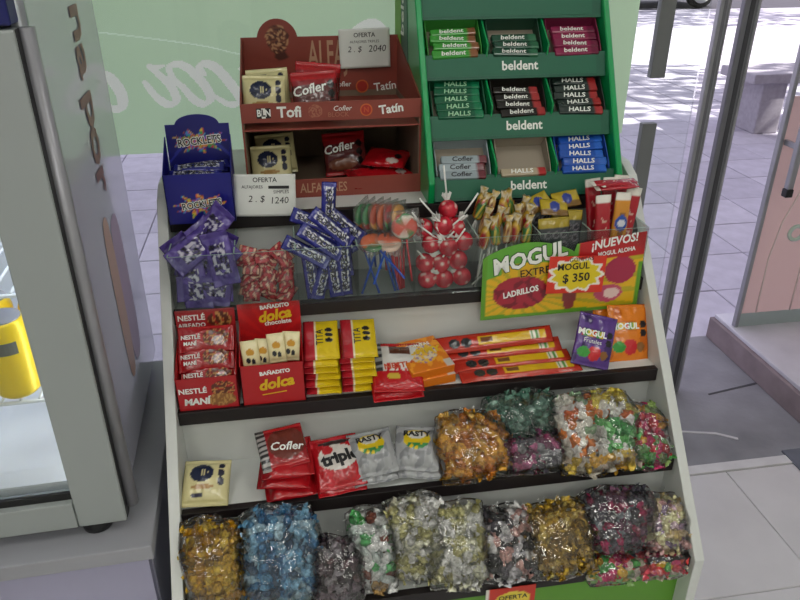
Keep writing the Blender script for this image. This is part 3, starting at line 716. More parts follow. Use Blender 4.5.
ROWS = [[('c', '9aa7ad', '6c3038', 'Cofler', M_INK, 3), ('e', 'b4a48c', 'b03030', 'HALLS', M_WTXT, 1), ('b', '1f52b0', '2a66c8', 'HALLS', M_WTXT, 5)],
        [('h', '0d5a3c', '147a50', 'HALLS', M_PG, 5), ('k', '1c1714', 'a03030', 'beldent', M_WTXT, 4), ('r', '23302c', 'a02828', 'HALLS', M_WTXT, 5)],
        [('g', '3f9a3a', '8a5a3a', 'beldent', M_WTXT, 4), ('d', '1c4a36', '2f6a4a', 'beldent', M_WTXT, 3), ('m', '8a1f4a', '6a1638', 'beldent', M_WTXT, 4)]]
RN = ['bottom', 'middle', 'top']; CN = ['left', 'centre', 'right']
KN = dict(c='silver chocolate bar', e='white and red candy stick', b='blue candy stick', h='green candy stick', k='black gum pack', r='dark red-ended candy stick', g='light green gum pack', d='dark green gum pack', m='magenta gum pack')
ORD = ['lowest', 'second lowest', 'third from bottom', 'fourth from bottom', 'fifth from bottom']
SL = 40
for k in range(4):
    yf = 1.252+bk*k; zb = Z0+.004+hk*k
    lp = gp('tray_lip', [(yf-.004, zb), (yf+.010, zb+.044), (yf+.016, zb+.043), (yf+.004, zb)], gx0+.012, gx1-.012, M_GD, .0008)
    la_ = math.degrees(math.atan2(.044, .014))
    FMX = T(0, yf+.003-1.42, zb+.022-Z0) @ RX(la_)
    if k < 3:
        letter(gd, 'beldent', .0235, M_WTXT, FMX, x=.012, bold=.025, z=.0012)
    bx('label_insert', (-.165, .165, -.017, .017, .0, .0008), pm('insert_green', '1b6349', .5), gd, 0, FMX)
    gp('tray_floor', [(yf+.012, zb+.012), (yf+.012, zb+.016), (yf+.10, zb+.016+.088*math.tan(R(SL))), (yf+.10, zb+.012+.088*math.tan(R(SL)))], gx0+.012, gx1-.012, M_GD)
    if k == 3: continue
    for x in (gx0+.130, gx0+.248):
        gp('divider', [(yf+.014, zb+.02), (yf+.002, zb+.06), (yf+.085, zb+.12), (yf+.095, zb+.09)], x-.0015, x+.0015, M_GR)
    for c in range(3):
        key, c1, c2, txt, tc, n = ROWS[k][c]
        bxm = T(gx0+.071+.118*c, yf+.019, zb+.024) @ RX(SL)
        w, l, h = .052, .080, .024
        where = '%s %s box of green display' % (RN[k], CN[c])
        t = tag(root('counter_box', bxm), 'small open cardboard box at the '+where.replace(' box', ' spot'), 'box', 'counter boxes in the gum display')
        bc = pm('box_'+key, {'e': 'a99a84'}.get(key, c1), .6); bi = pm('box_inner', '9a8f80', .8)
        bx('base', (-w, w, 0, l, 0, .0015), bi, t); bx('front_wall', (-w, w, -.0015, 0, 0, h*.62), bc, t); bx('back_wall', (-w, w, l, l+.0015, 0, h*1.3), bc if key != 'e' else bi, t)
        for x in (-w, w-.0015): prism('side_wall', [(0, 0), (0, h*.62), (l*.35, h), (l, h*1.3), (l, 0)], x, x+.0015, bc if key != 'e' else bi, t)
        go = gum(key, c1, c2, txt, tc)
        for i in range(n):
            M = bxm @ T(random.uniform(-.004, .004),   .008+.0163*i, .0175+.0008*i) @ RZ(random.uniform(-2.5, 2.5)) @ RX(random.uniform(-4, 8))
            o = go if i == 0 else dup(go); o.matrix_basis = M
            tag(o, (KN[key]+', '+(ORD[i] if n > 1 else 'the only one')+' in the '+where), 'gum pack' if 'gum' in KN[key] else 'candy stick', 'packs in the green display')

# ================================================================== TIER 1: clear bins with loose sweets
Z1 = TOP[1]; YF1 = 1.139; YB1 = YS[0]+.018
tr = tag(root('acrylic_tray', T(.22, 1.19, Z1)), 'clear acrylic tray divided into eight bins on the second shelf', 'tray')
def acr(name, b):
    me = box_me(b[0]-.22, b[1]-.22, b[2]-1.19, b[3]-1.19, b[4]-Z1, b[5]-Z1); me.materials.append(M_ACR); me.materials.append(M_ACRE)
    d = (b[1]-b[0], b[3]-b[2], b[5]-b[4]); ax = d.index(min(d))
    for p in me.polygons:
        if abs(p.normal[ax]) < .5 and p.normal.z > .5: p.material_index = 1
    return link(name, me, tr)
DX = [-.205] + [ony(px, 275, 1.16).x for px in (237, 297, 357, 413, 474, 533, 581)] + [.648]
zt1 = Z1+.105
acr('front_panel', (DX[0], DX[-1], YF1, YF1+.0025, Z1, zt1)); acr('floor_sheet', (DX[0], DX[-1], YF1+.003, YB1, Z1, Z1+.002))
for x in DX: acr('divider', (x-.0012, x+.0012, YF1+.003, YB1, Z1+.002, zt1))
def bin_c(k): return (DX[k]+DX[k+1])/2, DX[k+1]-DX[k]
# bin 0: purple packets
def purp(s, t):
    if .2 < s < .8 and .22 < t < .78:
        n = noise.noise(Vector((s*8, t*13, 2.2))); return 'c4bfcf' if n > .15 else ('3f3170' if n > -.2 else '1a142c')
    return '4c3a88' if noise.noise(Vector((s*3, t*5, 7))) > -.1 else '5f4b9c'
pu = packet('milk_candy_packet', .048, .095, .016, purp, nx=26, ny=44, crimp=.12, seed=12, cr=.006, wr=3, bend=.004)
c, w = bin_c(0); G = 'purple packets in the first bin'
for i, (dx, y, dz, ti, ya, ro, sd) in enumerate(((-.02, 1.165, .030, 80, 0, 8, 0), (.022, 1.168, .032, 78, 0, -12, 0), (-.03, 1.20, .06, 70, 10, 30, 0), (.02, 1.20, .065, 66, -10, -25, 0), (0, 1.18, .052, 72, 4, 70, 0),
        (-.014, 1.172, .092, 62, 12, -58, 8), (.016, 1.19, .118, 66, -14, -40, -8), (.020, 1.178, .096, 58, 0, 40, 0), (-.002, 1.163, .022, 84, 0, 86, 0), (.03, 1.165, .075, 76, -5, 12, 0))):
    put(pu, pose((c+dx, y, Z1+dz+.012), ti, ya, ro, sd), 'purple candy packet in the leftmost bin below the blue box', 'candy packet', G)
# bin 1: small red candies
def redc(s, t): n = noise.noise(Vector((s*5, t*5, 9))); return 'b02833' if n > .05 else ('701822' if n > -.22 else 'd8a890')
rc = packet('red_candy', .030, .040, .014, redc, nx=16, ny=16, crimp=.16, seed=15, cr=.004, wr=2)
c, w = bin_c(1); rn = random.Random(5)
for i in range(15):
    r_, q = divmod(i, 3)
    put(rc, pose((c+(q-1)*.030+rn.uniform(-.005, .005), 1.160+rn.uniform(0, .012)+.006*r_, Z1+.014+.0155*r_+rn.uniform(-.003, .003)), rn.uniform(15, 85), rn.uniform(-40, 40), rn.uniform(0, 180), rn.uniform(-25, 25)),
        'small red wrapped candy in the bin beside the purple packets', 'candy', 'red candies in the second bin')
# bin 2: candy sticks heaped high
c, w = bin_c(2); rn = random.Random(8); G = 'chocolate candy sticks in the third bin'
spots = [(-.028, 1.16, .045, 86, 5), (-.008, 1.158, .043, 84, -18), (.012, 1.158, .046, 86, 6), (.030, 1.158, .047, 88, 2), (-.02, 1.175, .05, 82, 25), (.02, 1.175, .06, 80, -12), (0, 1.185, .07, 78, 14),
         (-.034, 1.165, .088, 60, 62), (-.008, 1.165, .105, 64, 52), (.012, 1.172, .128, 66, 48), (.002, 1.18, .118, 70, 60), (.025, 1.18, .115, 72, 30), (.032, 1.162, .085, 82, 4), (.010, 1.195, .158, 80, -6), (-.015, 1.185, .135, 62, 70), (.034, 1.185, .13, 74, 50)]
for i, (dx, y, dz, ti, ro) in enumerate(spots):
    o = dup(rs, pose((c+dx, y, Z1+dz), ti, rn.uniform(-10, 10), ro))
    tag(o, 'blue and silver candy stick heaped in the third bin', 'candy packet', G)
# bin 3: flat wrapped lollipops with blue and red sticks
c, w = bin_c(3); M_WR = film('lolly_wrapper', (.98, .98, .98), .8, 80, .03, .2, .5, .06)
FC = ['1f7a3a', '2f8a4a', 'c8502a', 'd8642a', 'b83030', 'e0a040', 'd05a30', '3a8a3a']
def flatpop(M, c1, c2, stick, lab, swirl=0):
    t = tag(root('flat_lollipop', M), lab, 'lollipop', 'flat lollipops in the fourth bin')
    def fn(x, y):
        r_ = math.hypot(x, y); a = math.atan2(y, x)
        if swirl: return [c1, 'e8e0d0', c2, 'd84a3a'][int((a+r_*4)/6.283*8) % 4]
        return c1 if (y+.15*math.sin(6*x)) > -.1 else c2
    cd = lathe_me([(.0, -.005), (.018, -.005), (.022, -.003), (.0235, 0), (.022, .003), (.018, .005), (.0, .005)], 26)
    paint(cd, lambda q: lin(fn(q.x/.024, q.y/.024))); cd.materials.append(M_PRINT)
    link('candy_disc', cd, t)
    me, _ = pillow('wrap', .058, .060, .014, None, nx=14, ny=14, crimp=.1, seed=random.randint(1, 99), mat=M_WR, back=.5)
    link('wrapper', me, t)
    tube('stick', [(0, -.022, 0), (0, -.100, 0)], .0019, stick, t, 7)
M_BS = pm('blue_stick', '1f4fb0', .35); M_RS = pm('red_stick', 'c0303a', .35); M_WS = pm('white_stick', 'e4e4e0', .45)
for i in range(6):
    flatpop(T(c-.034+.0125*i, 1.20-.003*i, Z1+.135) @ RZ(55) @ RX(86) @ RZ(8-4*i), FC[i], FC[(i+3) % 8], M_BS if i < 3 else M_RS, 'flat wrapped lollipop standing on edge in the fourth bin, %s from left' % ['first', 'second', 'third', 'fourth', 'fifth', 'sixth'][i])
flatpop(T(c+.036, 1.165, Z1+.125) @ RX(78) @ RZ(6), 'd8482a', '3a8a4a', M_RS, 'swirled round lollipop facing front above the red sticks', 1)
flatpop(T(c-.020, 1.160, Z1+.100) @ RX(20) @ RZ(24), 'e0672a', '2f7a3a', M_BS, 'orange and green flat lollipop tilted above crossed blue sticks, left one', 0)
flatpop(T(c+.006, 1.158, Z1+.100) @ RX(24) @ RZ(-22), 'd85a2a', 'e8c8b0', M_BS, 'orange flat lollipop tilted above crossed blue sticks, right one', 0)
for i, (x0, x1, m) in enumerate(((-.040, -.012, M_BS), (-.010, -.042, M_BS), (-.006, .018, M_BS), (.002, .024, M_BS), (.010, .026, M_RS), (.016, .030, M_RS), (.028, .032, M_RS), (.036, .036, M_RS))):
    t = tag(root('lollipop_stick', T(c+x1, 1.158+.002*i, Z1+.004)), '%s plastic lollipop stick standing in the fourth bin' % ('blue' if m is M_BS else 'red'), 'lollipop stick', '%s sticks in the fourth bin' % ('blue' if m is M_BS else 'red'))
    tube('stick', [(0, 0, 0), (x0-x1, .004, .095)], .0021, m, t, 7); tube('stick_tip', [(0, 0, -.0015), (0, 0, .001)], .0024, m, t, 7)
# bin 4: red ball lollipops
c, w = bin_c(4)
bm = bmesh.new(); bmesh.ops.create_icosphere(bm, subdivisions=3, radius=.0178); BALL = from_bm(bm, 'ball', True)
paint(BALL, lambda q: lin('d9c8c0' if noise.noise(q*170) > .42 else ('c41f34' if noise.noise(q*90) > -.2 else 'a01428'))); BALL.materials.append(M_PRINT)
STK = tube_me([(0, 0, .014), (0, 0, .078)], .0017, 7); STK.materials.append(M_WS)
v, f = [], []
for i in range(16):
    a = 6.283*i/16; rr = .0095 if i % 2 else .006
    v += [(.0035*math.cos(a), .0035*math.sin(a), .0155), (rr*math.cos(a), rr*math.sin(a), .026+.003*(i % 3))]
for i in range(16): j = (i+1) % 16; f.append((2*i, 2*j, 2*j+1, 2*i+1))
TW = mesh('twist', v, f); TW.materials.append(M_WS)
def balls(spots, c, y0, col, me, lab, grp, name='ball_lollipop'):
    for (dx, y, dz, ti, ya) in spots:
        if dz < .105: ti, ya = 32+(ti % 20), math.copysign(78+ya % 17, -dx)    # sticks stay inside the bin
        t = tag(root(name, T(c+dx, y0+y, Z1+dz) @ RZ(ya) @ RX(ti)), lab, 'lollipop', grp)
        link('candy_ball', me, t); link('stick', STK, t); link('wrapper_twist', TW, t)
balls([(-.030, .000, .021, 80, -50), (.000, -.004, .021, 68, 60), (.034, -.001, .022, 78, 150), (-.034, .004, .052, 70, 80), (-.006, .002, .050, 62, -40), (.026, .000, .055, 60, 30), (-.022, .010, .086, 75, 55),
       (.008, .004, .080, 78, -75), (.038, .012, .086, 55, 70), (-.034, .022, .112, 50, -30), (.024, .020, .112, 30, 60), (.000, .012, .118, 40, -70), (.012, .030, .142, 14, 200)], c, 1.163, None, BALL,
      'round red lollipop with a white stick in the fifth bin', 'red ball lollipops')
# bin 5: bottle-shaped sweets with white sticks below
c, w = bin_c(5); BOT = []
for k, cols in enumerate((('c8a23a', '8f1f24', 'e0d8c0'), ('d0b040', '2f7a3a', 'c02a2a'), ('b89058', '7a2a2a', 'd8c8a0'))):
    me = lathe_me([(.002, -.024), (.008, -.022), (.0092, -.016), (.0092, .004), (.007, .012), (.0045, .018), (.006, .022), (.008, .03)], 14)
    rnb = random.Random(k+40)
    for q in me.vertices: q.co += Vector((rnb.uniform(-1, 1), rnb.uniform(-1, 1), rnb.uniform(-1, 1)))*.0016
    paint(me, lambda q, cols=cols, k=k: lin(('b8963a' if noise.noise(q*200) > 0 else 'd8ccb0') if q.z > .012 else [cols[1], cols[2], cols[0], ('a82a2a', '2f6a3a', '6a2420')[k]][int((noise.noise(q*110+Vector((k*7, 0, 0)))*.5+.5)*11) % 4])); me.materials.append(M_PRINT); BOT.append(me)
STD = tube_me([(0, 0, -.02), (0, 0, -.085)], .0017, 7); STD.materials.append(M_WS)
rn = random.Random(3)
for i in range(16):
    r_, q = divmod(i, 5)
    t = tag(root('bottle_lollipop', T(c+(q-2)*.0188+.006*(r_ % 2)+rn.uniform(-.003, .003), 1.164+.018*r_+rn.uniform(-.004, .004), Z1+.098+.016*r_+rn.uniform(-.006, .01)) @ RY(rn.uniform(-16, 24)) @ RX(rn.uniform(-14, 6))),
            'bottle-shaped wrapped lollipop with a white stick in the sixth bin', 'lollipop', 'bottle-shaped lollipops in the sixth bin')
    link('candy_bottle', BOT[i % 3], t); link('stick', STD, t)
for i in range(9):
    a = rn.uniform(-35, 45)
    t = tag(root('lollipop_stick', T(c+rn.uniform(-.050, -.014), 1.150+.002*i, Z1+.038+rn.uniform(-.008, .012)) @ RY(a)), 'white paper lollipop stick at the front of the sixth bin', 'lollipop stick', 'white sticks in the sixth bin')
    tube('stick', [(0, 0, -.033), (0, 0, .033)], .0018, M_WS, t, 7); tube('stick_tip', [(0, 0, .032), (0, 0, .0335)], .0021, M_WS, t, 7)
# bin 6: dark packets with a yellow header
c, w = bin_c(6)
def darkp(s, t):
    if t > .84: return 'a8922a'
    for cx in (.3, .55, .8):
        for cy in (.55, .72):
            if ell(s, t, cx, cy, .11, .06): return '6e6a72' if not ell(s, t, cx, cy, .08, .035) else '2a2830'
    return '4a2f3a' if t < .3 else '3a3d42'
dk = packet('dark_candy_bag', .060, .115, .012, darkp, nx=24, ny=40, crimp=.06, seed=21)
for i, (dx, y, dz, ti, ro) in enumerate(((-.012, 1.162, .066, 80, 2), (.014, 1.178, .074, 80, -4), (-.022, 1.196, .086, 78, 5))):
    put(dk, pose((c+dx, y, Z1+dz), ti, 0, ro), 'dark smoky candy bag in the seventh bin, '+['in front', 'in the middle', 'at the back'][i], 'candy bag', 'dark bags in the seventh bin')
def yelp(s, t): return '2f3f90' if ell(s, t, .5, .5, .2, .3) else ('b8a02c' if t > .3 else '7a5a2a')
ye = packet('yellow_candy_packet', .052, .034, .012, yelp, nx=20, ny=14, crimp=.1, seed=22)
for i, (dx, y, dz, ro) in enumerate(((-.010, 1.185, .137, -6), (.018, 1.20, .146, 8), (-.034, 1.205, .140, 24))):
    put(ye, pose((c+dx, y, Z1+dz), 42, 0, ro), 'olive yellow candy packet lying over the dark bags, '+['front', 'right', 'left']  [i]+' one', 'candy packet', 'yellow packets in the seventh bin')
# bin 7: tall red wafer bars
c, w = bin_c(7)
def barfn(base, ov):
    def fn(s, t):
        if t > .90: return 'e4dfd6'
        if ov and ell(s, t, .5, .62, .38, .10): return '2a4fa8' if not ell(s, t, .5, .62, .25, .05) else 'd8dce8'
        if .35 < s < .65 and t < .75: return ov and '8a5a2a' or ('d8b0a0' if noise.noise(Vector((s*3, t*26, 1))) > .2 else base)
        return base
    return fn
wb = [packet('wafer_bar', .030, .150, .014, barfn('a81a28', 0), nx=14, ny=46, crimp=.05, seed=31), packet('wafer_bar', .030, .150, .014, barfn('cf8a2a', 1), nx=14, ny=46, crimp=.05, seed=32)]
for i, (dx, y, dz, ro, ti, kk, lab) in enumerate(((-.022, 1.165, .085, 2, 82, 0, 'front left'), (.010, 1.166, .088, -4, 82, 1, 'yellow one with a blue oval'), (.030, 1.178, .092, -9, 82, 0, 'front right'),
        (-.026, 1.20, .105, 5, 80, 0, 'back left'), (.002, 1.205, .104, -3, 80, 0, 'back middle'), (.022, 1.21, .106, -6, 80, 0, 'back right'))):
    put(wb[kk], pose((c+dx, y, Z1+dz), ti, 0, ro), 'tall red wafer bar in the rightmost bin, '+lab if kk == 0 else 'tall yellow wafer bar with a blue oval in the rightmost bin', 'wafer bar', 'wafer bars in the eighth bin')
for i, (dx, y, dz, ro, yw) in enumerate(((-.024, 1.19, .178, 80, 10), (.004, 1.185, .172, 100, -12), (.026, 1.195, .176, 84, 20))):
    o = dup(wb[0], pose((c+dx*.3+.002, y, Z1+dz-.002), 12, yw, ro)); o.scale = (.6, .55, .6)
    tag(o, 'short white-ended wafer bar lying across the tall bars, '+['left', 'middle', 'right'][i], 'wafer bar', 'wafer bars in the eighth bin')

# --- hanging jelly-candy sign with its star price tag
msx0, msx1 = .335, .646; mz0 = .905; mw = msx1-msx0; mh = .152
def mog_top(s): return (.80+.17*math.sin(math.pi*(s/.56))**.8) if s < .56 else (.90+.10*((s-.56)/.44)**.8)
def mogfn(s, t):
    tp = mog_top(s)
    if s < .03 or t < .05 or (s > .975 and t < .62): return '5f9a2a'
    if s < .58 and t > .62+.10*math.sin(s*5.5)-.10*(s < .12): return '63a83a'
    if s >= .54 and t > .66+.04*s: return 'b81f22'
    if ell(s, t, .24, .33, .17, .22): return 'a8283a' if noise.noise(Vector((s*22, t*10, 3))) > -.12 else '7a1c2c'
    if ell(s, t, .86, .52, .10, .18): return 'a82a4a'
    if ell(s, t, .80, .22, .09, .12): return 'c24a6a' if not ell(s, t, .82, .22, .05, .07) else 'e8c8c0'
    if ell(s, t, .55, .2, .03+.06*t, .2): return '8a3a3a'
    k = math.sin(math.atan2(t-.3, s-.25)*22)
    return 'e0b21c' if k > -.5 else 'b8a820'
ms = tag(root('jelly_candy_sign', T((msx0+msx1)/2, 1.131, mz0) @ RZ(1.5)), 'green, yellow and red cardboard candy sign hanging on the shelf edge', 'sign')
cdm = card_me(mw, mh, mogfn, 90, 56, .0015, mog_top)
cd = link('card', cdm, ms, None, RX(88))
def ml(s, sz, x, y, mat, **k): return letter(cd, s, sz, mat, x=(x-.5)*mw, y=y*mh, **k)
ml('MOGUL', .042, .28, .77, pm('dark_green_print', '1f4a1c', .5), rot=12, bold=.07, z=.0008, shear=.1, sx=.95); ml('MOGUL', .042, .28, .77, M_WTXT, rot=12, bold=.035, z=.0014, shear=.1, sx=.95)
ml('EXTREME', .020, .36, .60, pm('orange_yellow_print', 'd8a01c', .5), rot=6, bold=.05, z=.001); ml('EXTREME', .020, .36, .60, M_INK, rot=6, bold=.01, z=.0014)
ml('LADRILLOS', .016, .24, .34, M_WTXT, rot=9, bold=.04, z=.001, sx=.85)
ml('¡NUEVOS!', .023, .80, .90, M_WTXT, rot=8, bold=.03, z=.001, shear=.15, sx=.9); ml('MOGUL ALOHA', .012, .82, .77, M_WTXT, rot=6, bold=.03, z=.001, sx=.85)
q0, q1 = ony(546, 256, 1.124), ony(604, 292, 1.124)
sw, sh = .110, .072
def starfn(s, t):
    a = math.atan2((t-.5)/.40, (s-.5)/.42); rr = math.hypot((s-.5)/.42, (t-.5)/.40); k = abs(((a/6.2832*11) % 1)-.5)*2
    if rr < .86+.20*k: return 'e0c81c'
    if rr < .98+.28*k: return 'efe8dc'
    return 'd8341f'
pc = tag(root('star_price_card', T((q0.x+q1.x)/2, 1.122, (q0.z+q1.z)/2-sh/2-.001) @ RZ(1)), 'red card with a yellow star and handwritten price stuck on the candy sign', 'price card')
pcc = link('card', card_me(sw, sh, starfn, 60, 40, .0008), pc, None, RX(86) @ RZ(-3))
for s, z, x, y, kw in (('GOMITAS', .011, .006, .066, dict(rot=4)), ('MOGUL', .0175, -.008, .052, dict(bold=.02, rot=3)), ('$ 350', .023, .0, .030, dict(bold=.02, rot=4))): letter(pcc, s, z, M_INK, x=x, y=y, z=.0009, **kw)

# ================================================================== TIER 2
Z2, Y2 = TOP[2], YS[2]
def q2(px, py, k=2): return onz(px, py, TOP[k])
M_REDC = pm('red_card', 'b8161c', .35, coat=.2)
def choc(s, t, cx, cy, rx, ry, base, ch='5a2416'):
    if ell(s, t, cx, cy, rx, ry):
        n = noise.noise(Vector((s*16, t*12, 5))); return ch if n > -.05 else ('c08a4a' if n > -.3 else base)
    return base
def display_box(name, x0, x1, y0, dep, hf, hh, ffn, hfn, lab, ftx, htx, hw=1., arch=None):
    t = tag(root(name, T((x0+x1)/2, y0, Z2)), lab, 'display box'); w = x1-x0
    fr_ = link('front_face', card_me(w, hf, ffn, 50, 26), t, None, RX(90))
    for x in (-w/2, w/2-.0015): prism('side_face', [(0, 0), (0, hf), (dep, hf+.03), (dep, 0)], x, x+.0015, M_REDC, t)
    bx('box_base', (-w/2, w/2, 0, dep, 0, .0015), M_REDC, t)
    hd_ = link('header_card', card_me(w*hw, hh, hfn, 50, 44, .0012, arch), t, None, T(0, dep, 0) @ RX(84))
    for par, L in ((fr_, ftx), (hd_, htx)):
        for s, sz, m, x, y, kw in L: letter(par, s, sz, m, x=x, y=y, **kw)
    return t
# --- nut chocolate box with bars
a, b = q2(172, 414), q2(242, 406); x0, x1 = max(a.x, XL+.003), b.x-.003; y0 = Y2+.004; w = x1-x0
zf = ony(205, 378, y0).z-Z2
zhd = ony(205, 313, y0+.085).z-Z2
M_YT = pm('yellow_print', 'e0b81c', .5)
display_box('chocolate_box', x0, x1, y0, .085, zf, zhd, lambda s, t: ('8a5a2c' if noise.noise(Vector((s*20, t*9, 2))) > 0 else 'b88a4a') if ell(s, t, .72, .30, .24, .20) else choc(s, t, .76, .62, .20, .26, 'b0151d'),
    lambda s, t: choc(s, t, .74, .86, .22, .10, 'a8141c'), 'red chocolate counter box with nuts printed on its front',
    [('NESTLÉ', .014, M_WTXT, -.024, zf*.62, dict(bold=.03)), ('MANÍ', .017, M_WTXT, -.019, zf*.28, dict(bold=.05, shear=.1))], [('NESTLÉ', .014, M_WTXT, -.024, zhd*.90, dict(bold=.03)), ('AIREADO', .011, M_WTXT, -.024, zhd*.80, dict(bold=.03))])
def barp(s, t): return choc(s, t, .68, .55, .24, .32, 'a5141c') if .1 < t < .9 else ('b81c22' if t > .5 else 'd8c0b8' if abs(s-.55) < .15 and t < .08 else '98121a')
nb = packet('chocolate_bar', w*.94, .046, .012, barp, [('NESTLÉ', .010, M_WTXT, -.026, .004, dict(bold=.03)), ('MANÍ', .009, M_WTXT, -.027, -.007, dict(bold=.03))], nx=50, ny=18, crimp=.04, seed=41, sidecrimp=True)
for i in range(3):
    put(nb, pose(((x0+x1)/2+(.002, -.001, .001)[i], y0+.030+.018*i, Z2+zf*.72+.027*i), 52, 0, (0, 1, -1)[i]), 'red nut chocolate bar in the leftmost red box, '+['lowest in front', 'middle one', 'topmost at the back'][i], 'chocolate bar', 'chocolate bars in the red box')
# --- second red display box with small cream packets
a, b = q2(244, 403), q2(306, 396); u0, u1 = a.x, b.x; zf = ony(275, 364, y0).z-Z2; zhd = ony(270, 306, y0+.085).z-Z2; w = u1-u0
dfn = lambda s, t: 'c41a1c' if math.sin(math.atan2(t-.5, s-.5)*16) > .3 else 'b5141a'
display_box('chocolate_box', u0, u1, y0, .085, zf, zhd, lambda s, t: 'b5141a', dfn, 'red counter box with yellow script holding small cream packets',
    [('dolca', .028, M_YT, .004, zf*.52, dict(bold=.04, shear=.25, rot=8)), ('BAÑADITO', .010, M_WTXT, .004, zf*.80, dict(bold=.05, rot=4)), ('____', .02, M_YT, .0, zf*.38, dict(rot=6, bold=.03))],
    [('dolca', .027, M_YT, .008, zhd*.83, dict(bold=.04, shear=.25, rot=8)), ('BAÑADITO', .010, M_WTXT, .010, zhd*.95, dict(bold=.05, rot=4)), ('chocolate', .012, M_WTXT, .014, zhd*.74, dict(bold=.03, rot=4))], 1.02)
def creamp(s, t):
    if ell(s, t, .35, .35, .12, .1) or ell(s, t, .62, .3, .12, .1): return '2a2a30'
    if ell(s, t, .5, .62, .25, .12): return 'c8902a'
    return 'e6d9a8'
cp = packet('cream_candy_packet', .030, .052, .012, creamp, nx=20, ny=26, crimp=.1, seed=44)
for i, (dx, dz, ro) in enumerate(((-.034, .012, 4), (-.014, .010, -6), (.010, .022, 3), (.034, .020, -5))):
    put(cp, pose(((u0+u1)/2+dx, y0+.022+.006*(i % 2), Z2+zf-.004+dz), 76, 0, ro), 'small cream packet in the red box with yellow script, '+['leftmost', 'second from left', 'second from right', 'rightmost'][i], 'candy packet', 'cream packets in the red box')
# --- two stacks of yellow and red wafers
def tita(s, t):
    if s < .30: return 'b3202c' if s > .06 else '8f1822'
    if s < .36: return 'e8dcb8'
    for cy in (.42, .56, .70):
        if ell(s, t, .72, cy, .11, .06): return '2a2624'
    return 'e0c21a'
ti = packet('wafer_packet', .062, .092, .017, tita, [('TITA', .018, M_INK, -.002, -.0, dict(rot=90, bold=.01))], crimp=.06, seed=51)
for c_, (pxl, pxr) in enumerate(((304, 344), (342, 378))):
    xc = ony((pxl+pxr)/2, 385, Y2+.03).x
    for i in range(6):
        rn = random.Random(c_*10+i)
        put(ti, pose((xc+rn.uniform(-.003, .003), Y2+.052+.002*i+rn.uniform(-.003, .003), Z2+.009+.0148*i), 3+(14 if i == 5 else 2*i), rn.uniform(-3, 3)+(-4), 0),
            'yellow and red wafer packet in the %s stack, %s' % (['left', 'right'][c_], ['bottom one', 'second from the bottom', 'third from the bottom', 'third from the top', 'second from the top', 'topmost'][i]), 'wafer packet', 'stacked yellow wafers')
# --- red and white packets hanging over the shelf front
def rw(s, t):
    if t < .36: return 'b8161e' if not ell(s, t, .42, .26, .13, .06) else 'c8a83a'
    if .72 < t < .93 and .35 < s < .8: return '5a3020'
    if t < .52 and .25 < s < .75: return 'c8242a' if noise.noise(Vector((s*14, t*5, 0))) > 0 else 'e0d8d4'
    if s < .22: return '3a3a40' if int(t*14) % 2 else '9aa0a4'
    return 'd6d4d0' if t < .94 else 'b8161e'
rwp = packet('biscuit_packet', .090, .112, .022, rw, [('NESTLÉ', .017, M_RED, .004, -.004, dict(bold=.03, rot=8))], seed=55)
xc = ony(399, 385, Y2).x
for i in range(2):
    put(rwp, pose((xc-.006*(1-i)+.002, Y2+.034+.003*i, Z2+.012+.018*i), 14+4*i, 6, -4-6*i), 'red and white biscuit packet hanging over the third shelf edge, '+['lower', 'upper'][i]+' one', 'biscuit packet', 'red and white packets')
# --- flat orange boxes
def orf(s, t):
    if s > .82 and t < .22: return 'c8c0b8'
    if ell(s, t, .48, .55, .34, .33): return 'd8c8b0' if noise.noise(Vector((s*10, t*9, 1))) > .1 else ('8a6ab0' if noise.noise(Vector((s*13, t*13, 8))) > .1 else 'e8b83a')
    return 'e07a12' if noise.noise(Vector((s*7, t*6, 2))) > -.2 else 'f0a02a'
ob = box_me(-.042, .042, -.046, .046, -.009, .009, .0012, 1)
bm = bmesh.new(); bm.from_mesh(ob); bmesh.ops.subdivide_edges(bm, edges=[e for e in bm.edges if e.calc_length() > .03], cuts=30, use_grid_fill=True); ob = from_bm(bm, 'box')
paint(ob, lambda c: lin(orf(c.x/.084+.5, c.y/.092+.5) if c.z > .0085 else 'd8730f')); ob.materials.append(M_CARD)
xc = ony(429, 375, Y2+.02).x
for i in range(2):
    o = link('jelly_box', ob, None, None, pose((xc-.004*i, Y2+.056+.002*i, Z2+.0095+.0225*i), 0 if i == 0 else 7, 10+4*i, 0))
    letter(o, 'YUMMY', .022, M_YT, x=-.002, y=.008, z=.0096, bold=.05, rot=-4); letter(o, 'GOMITAS', .011, M_WTXT, x=0, y=.026, z=.0096, bold=.03)
    tag(o, 'flat orange jelly candy box lying on the third shelf, '+['lower', 'upper'][i]+' one', 'candy box', 'flat orange boxes')
# --- long red and yellow stick packets
def lng(s, t):
    if s < .34 and t > .22:
        return '2a2a2c' if (ell(s, t, .16, .5, .045, .28) or ell(s, t, .26, .5, .045, .28)) else 'b82a1a'
    if .38 < s < .48 and abs(t-.55) < .14: return '7a4a2a'
    if .80 < s < .88 and .3 < t < .8: return '5a9a4a' if int(s*60) % 2 else 'e8e0d0'
    return 'e0b41e' if .3 < t < .78 and s > .36 and s < .94 else 'b8301c'
lg = packet('long_candy_packet', .230, .034, .012, lng, nx=90, ny=16, crimp=.06, seed=61, pl=3.2)
xa = [ony(px, py, Y2+.02) for px, py in ((521, 368), (513, 357), (505, 347), (500, 343))]
for i, (py, dy, dz, ro, ti_) in enumerate(((366, .024, .007, 1, 10), (355, .052, .011, 1.5, 14), (345, .080, .020, 1, 30), (340, .088, .038, 2, 40))):
    xc = ony(521-9*i, py, Y2+dy).x
    put(lg, pose((xc, Y2+dy, Z2+dz), ti_, 0, ro), 'long red and yellow candy stick packet, '+['front row', 'second row', 'third row', 'topmost at the back'][i], 'candy packet', 'long stick packets')
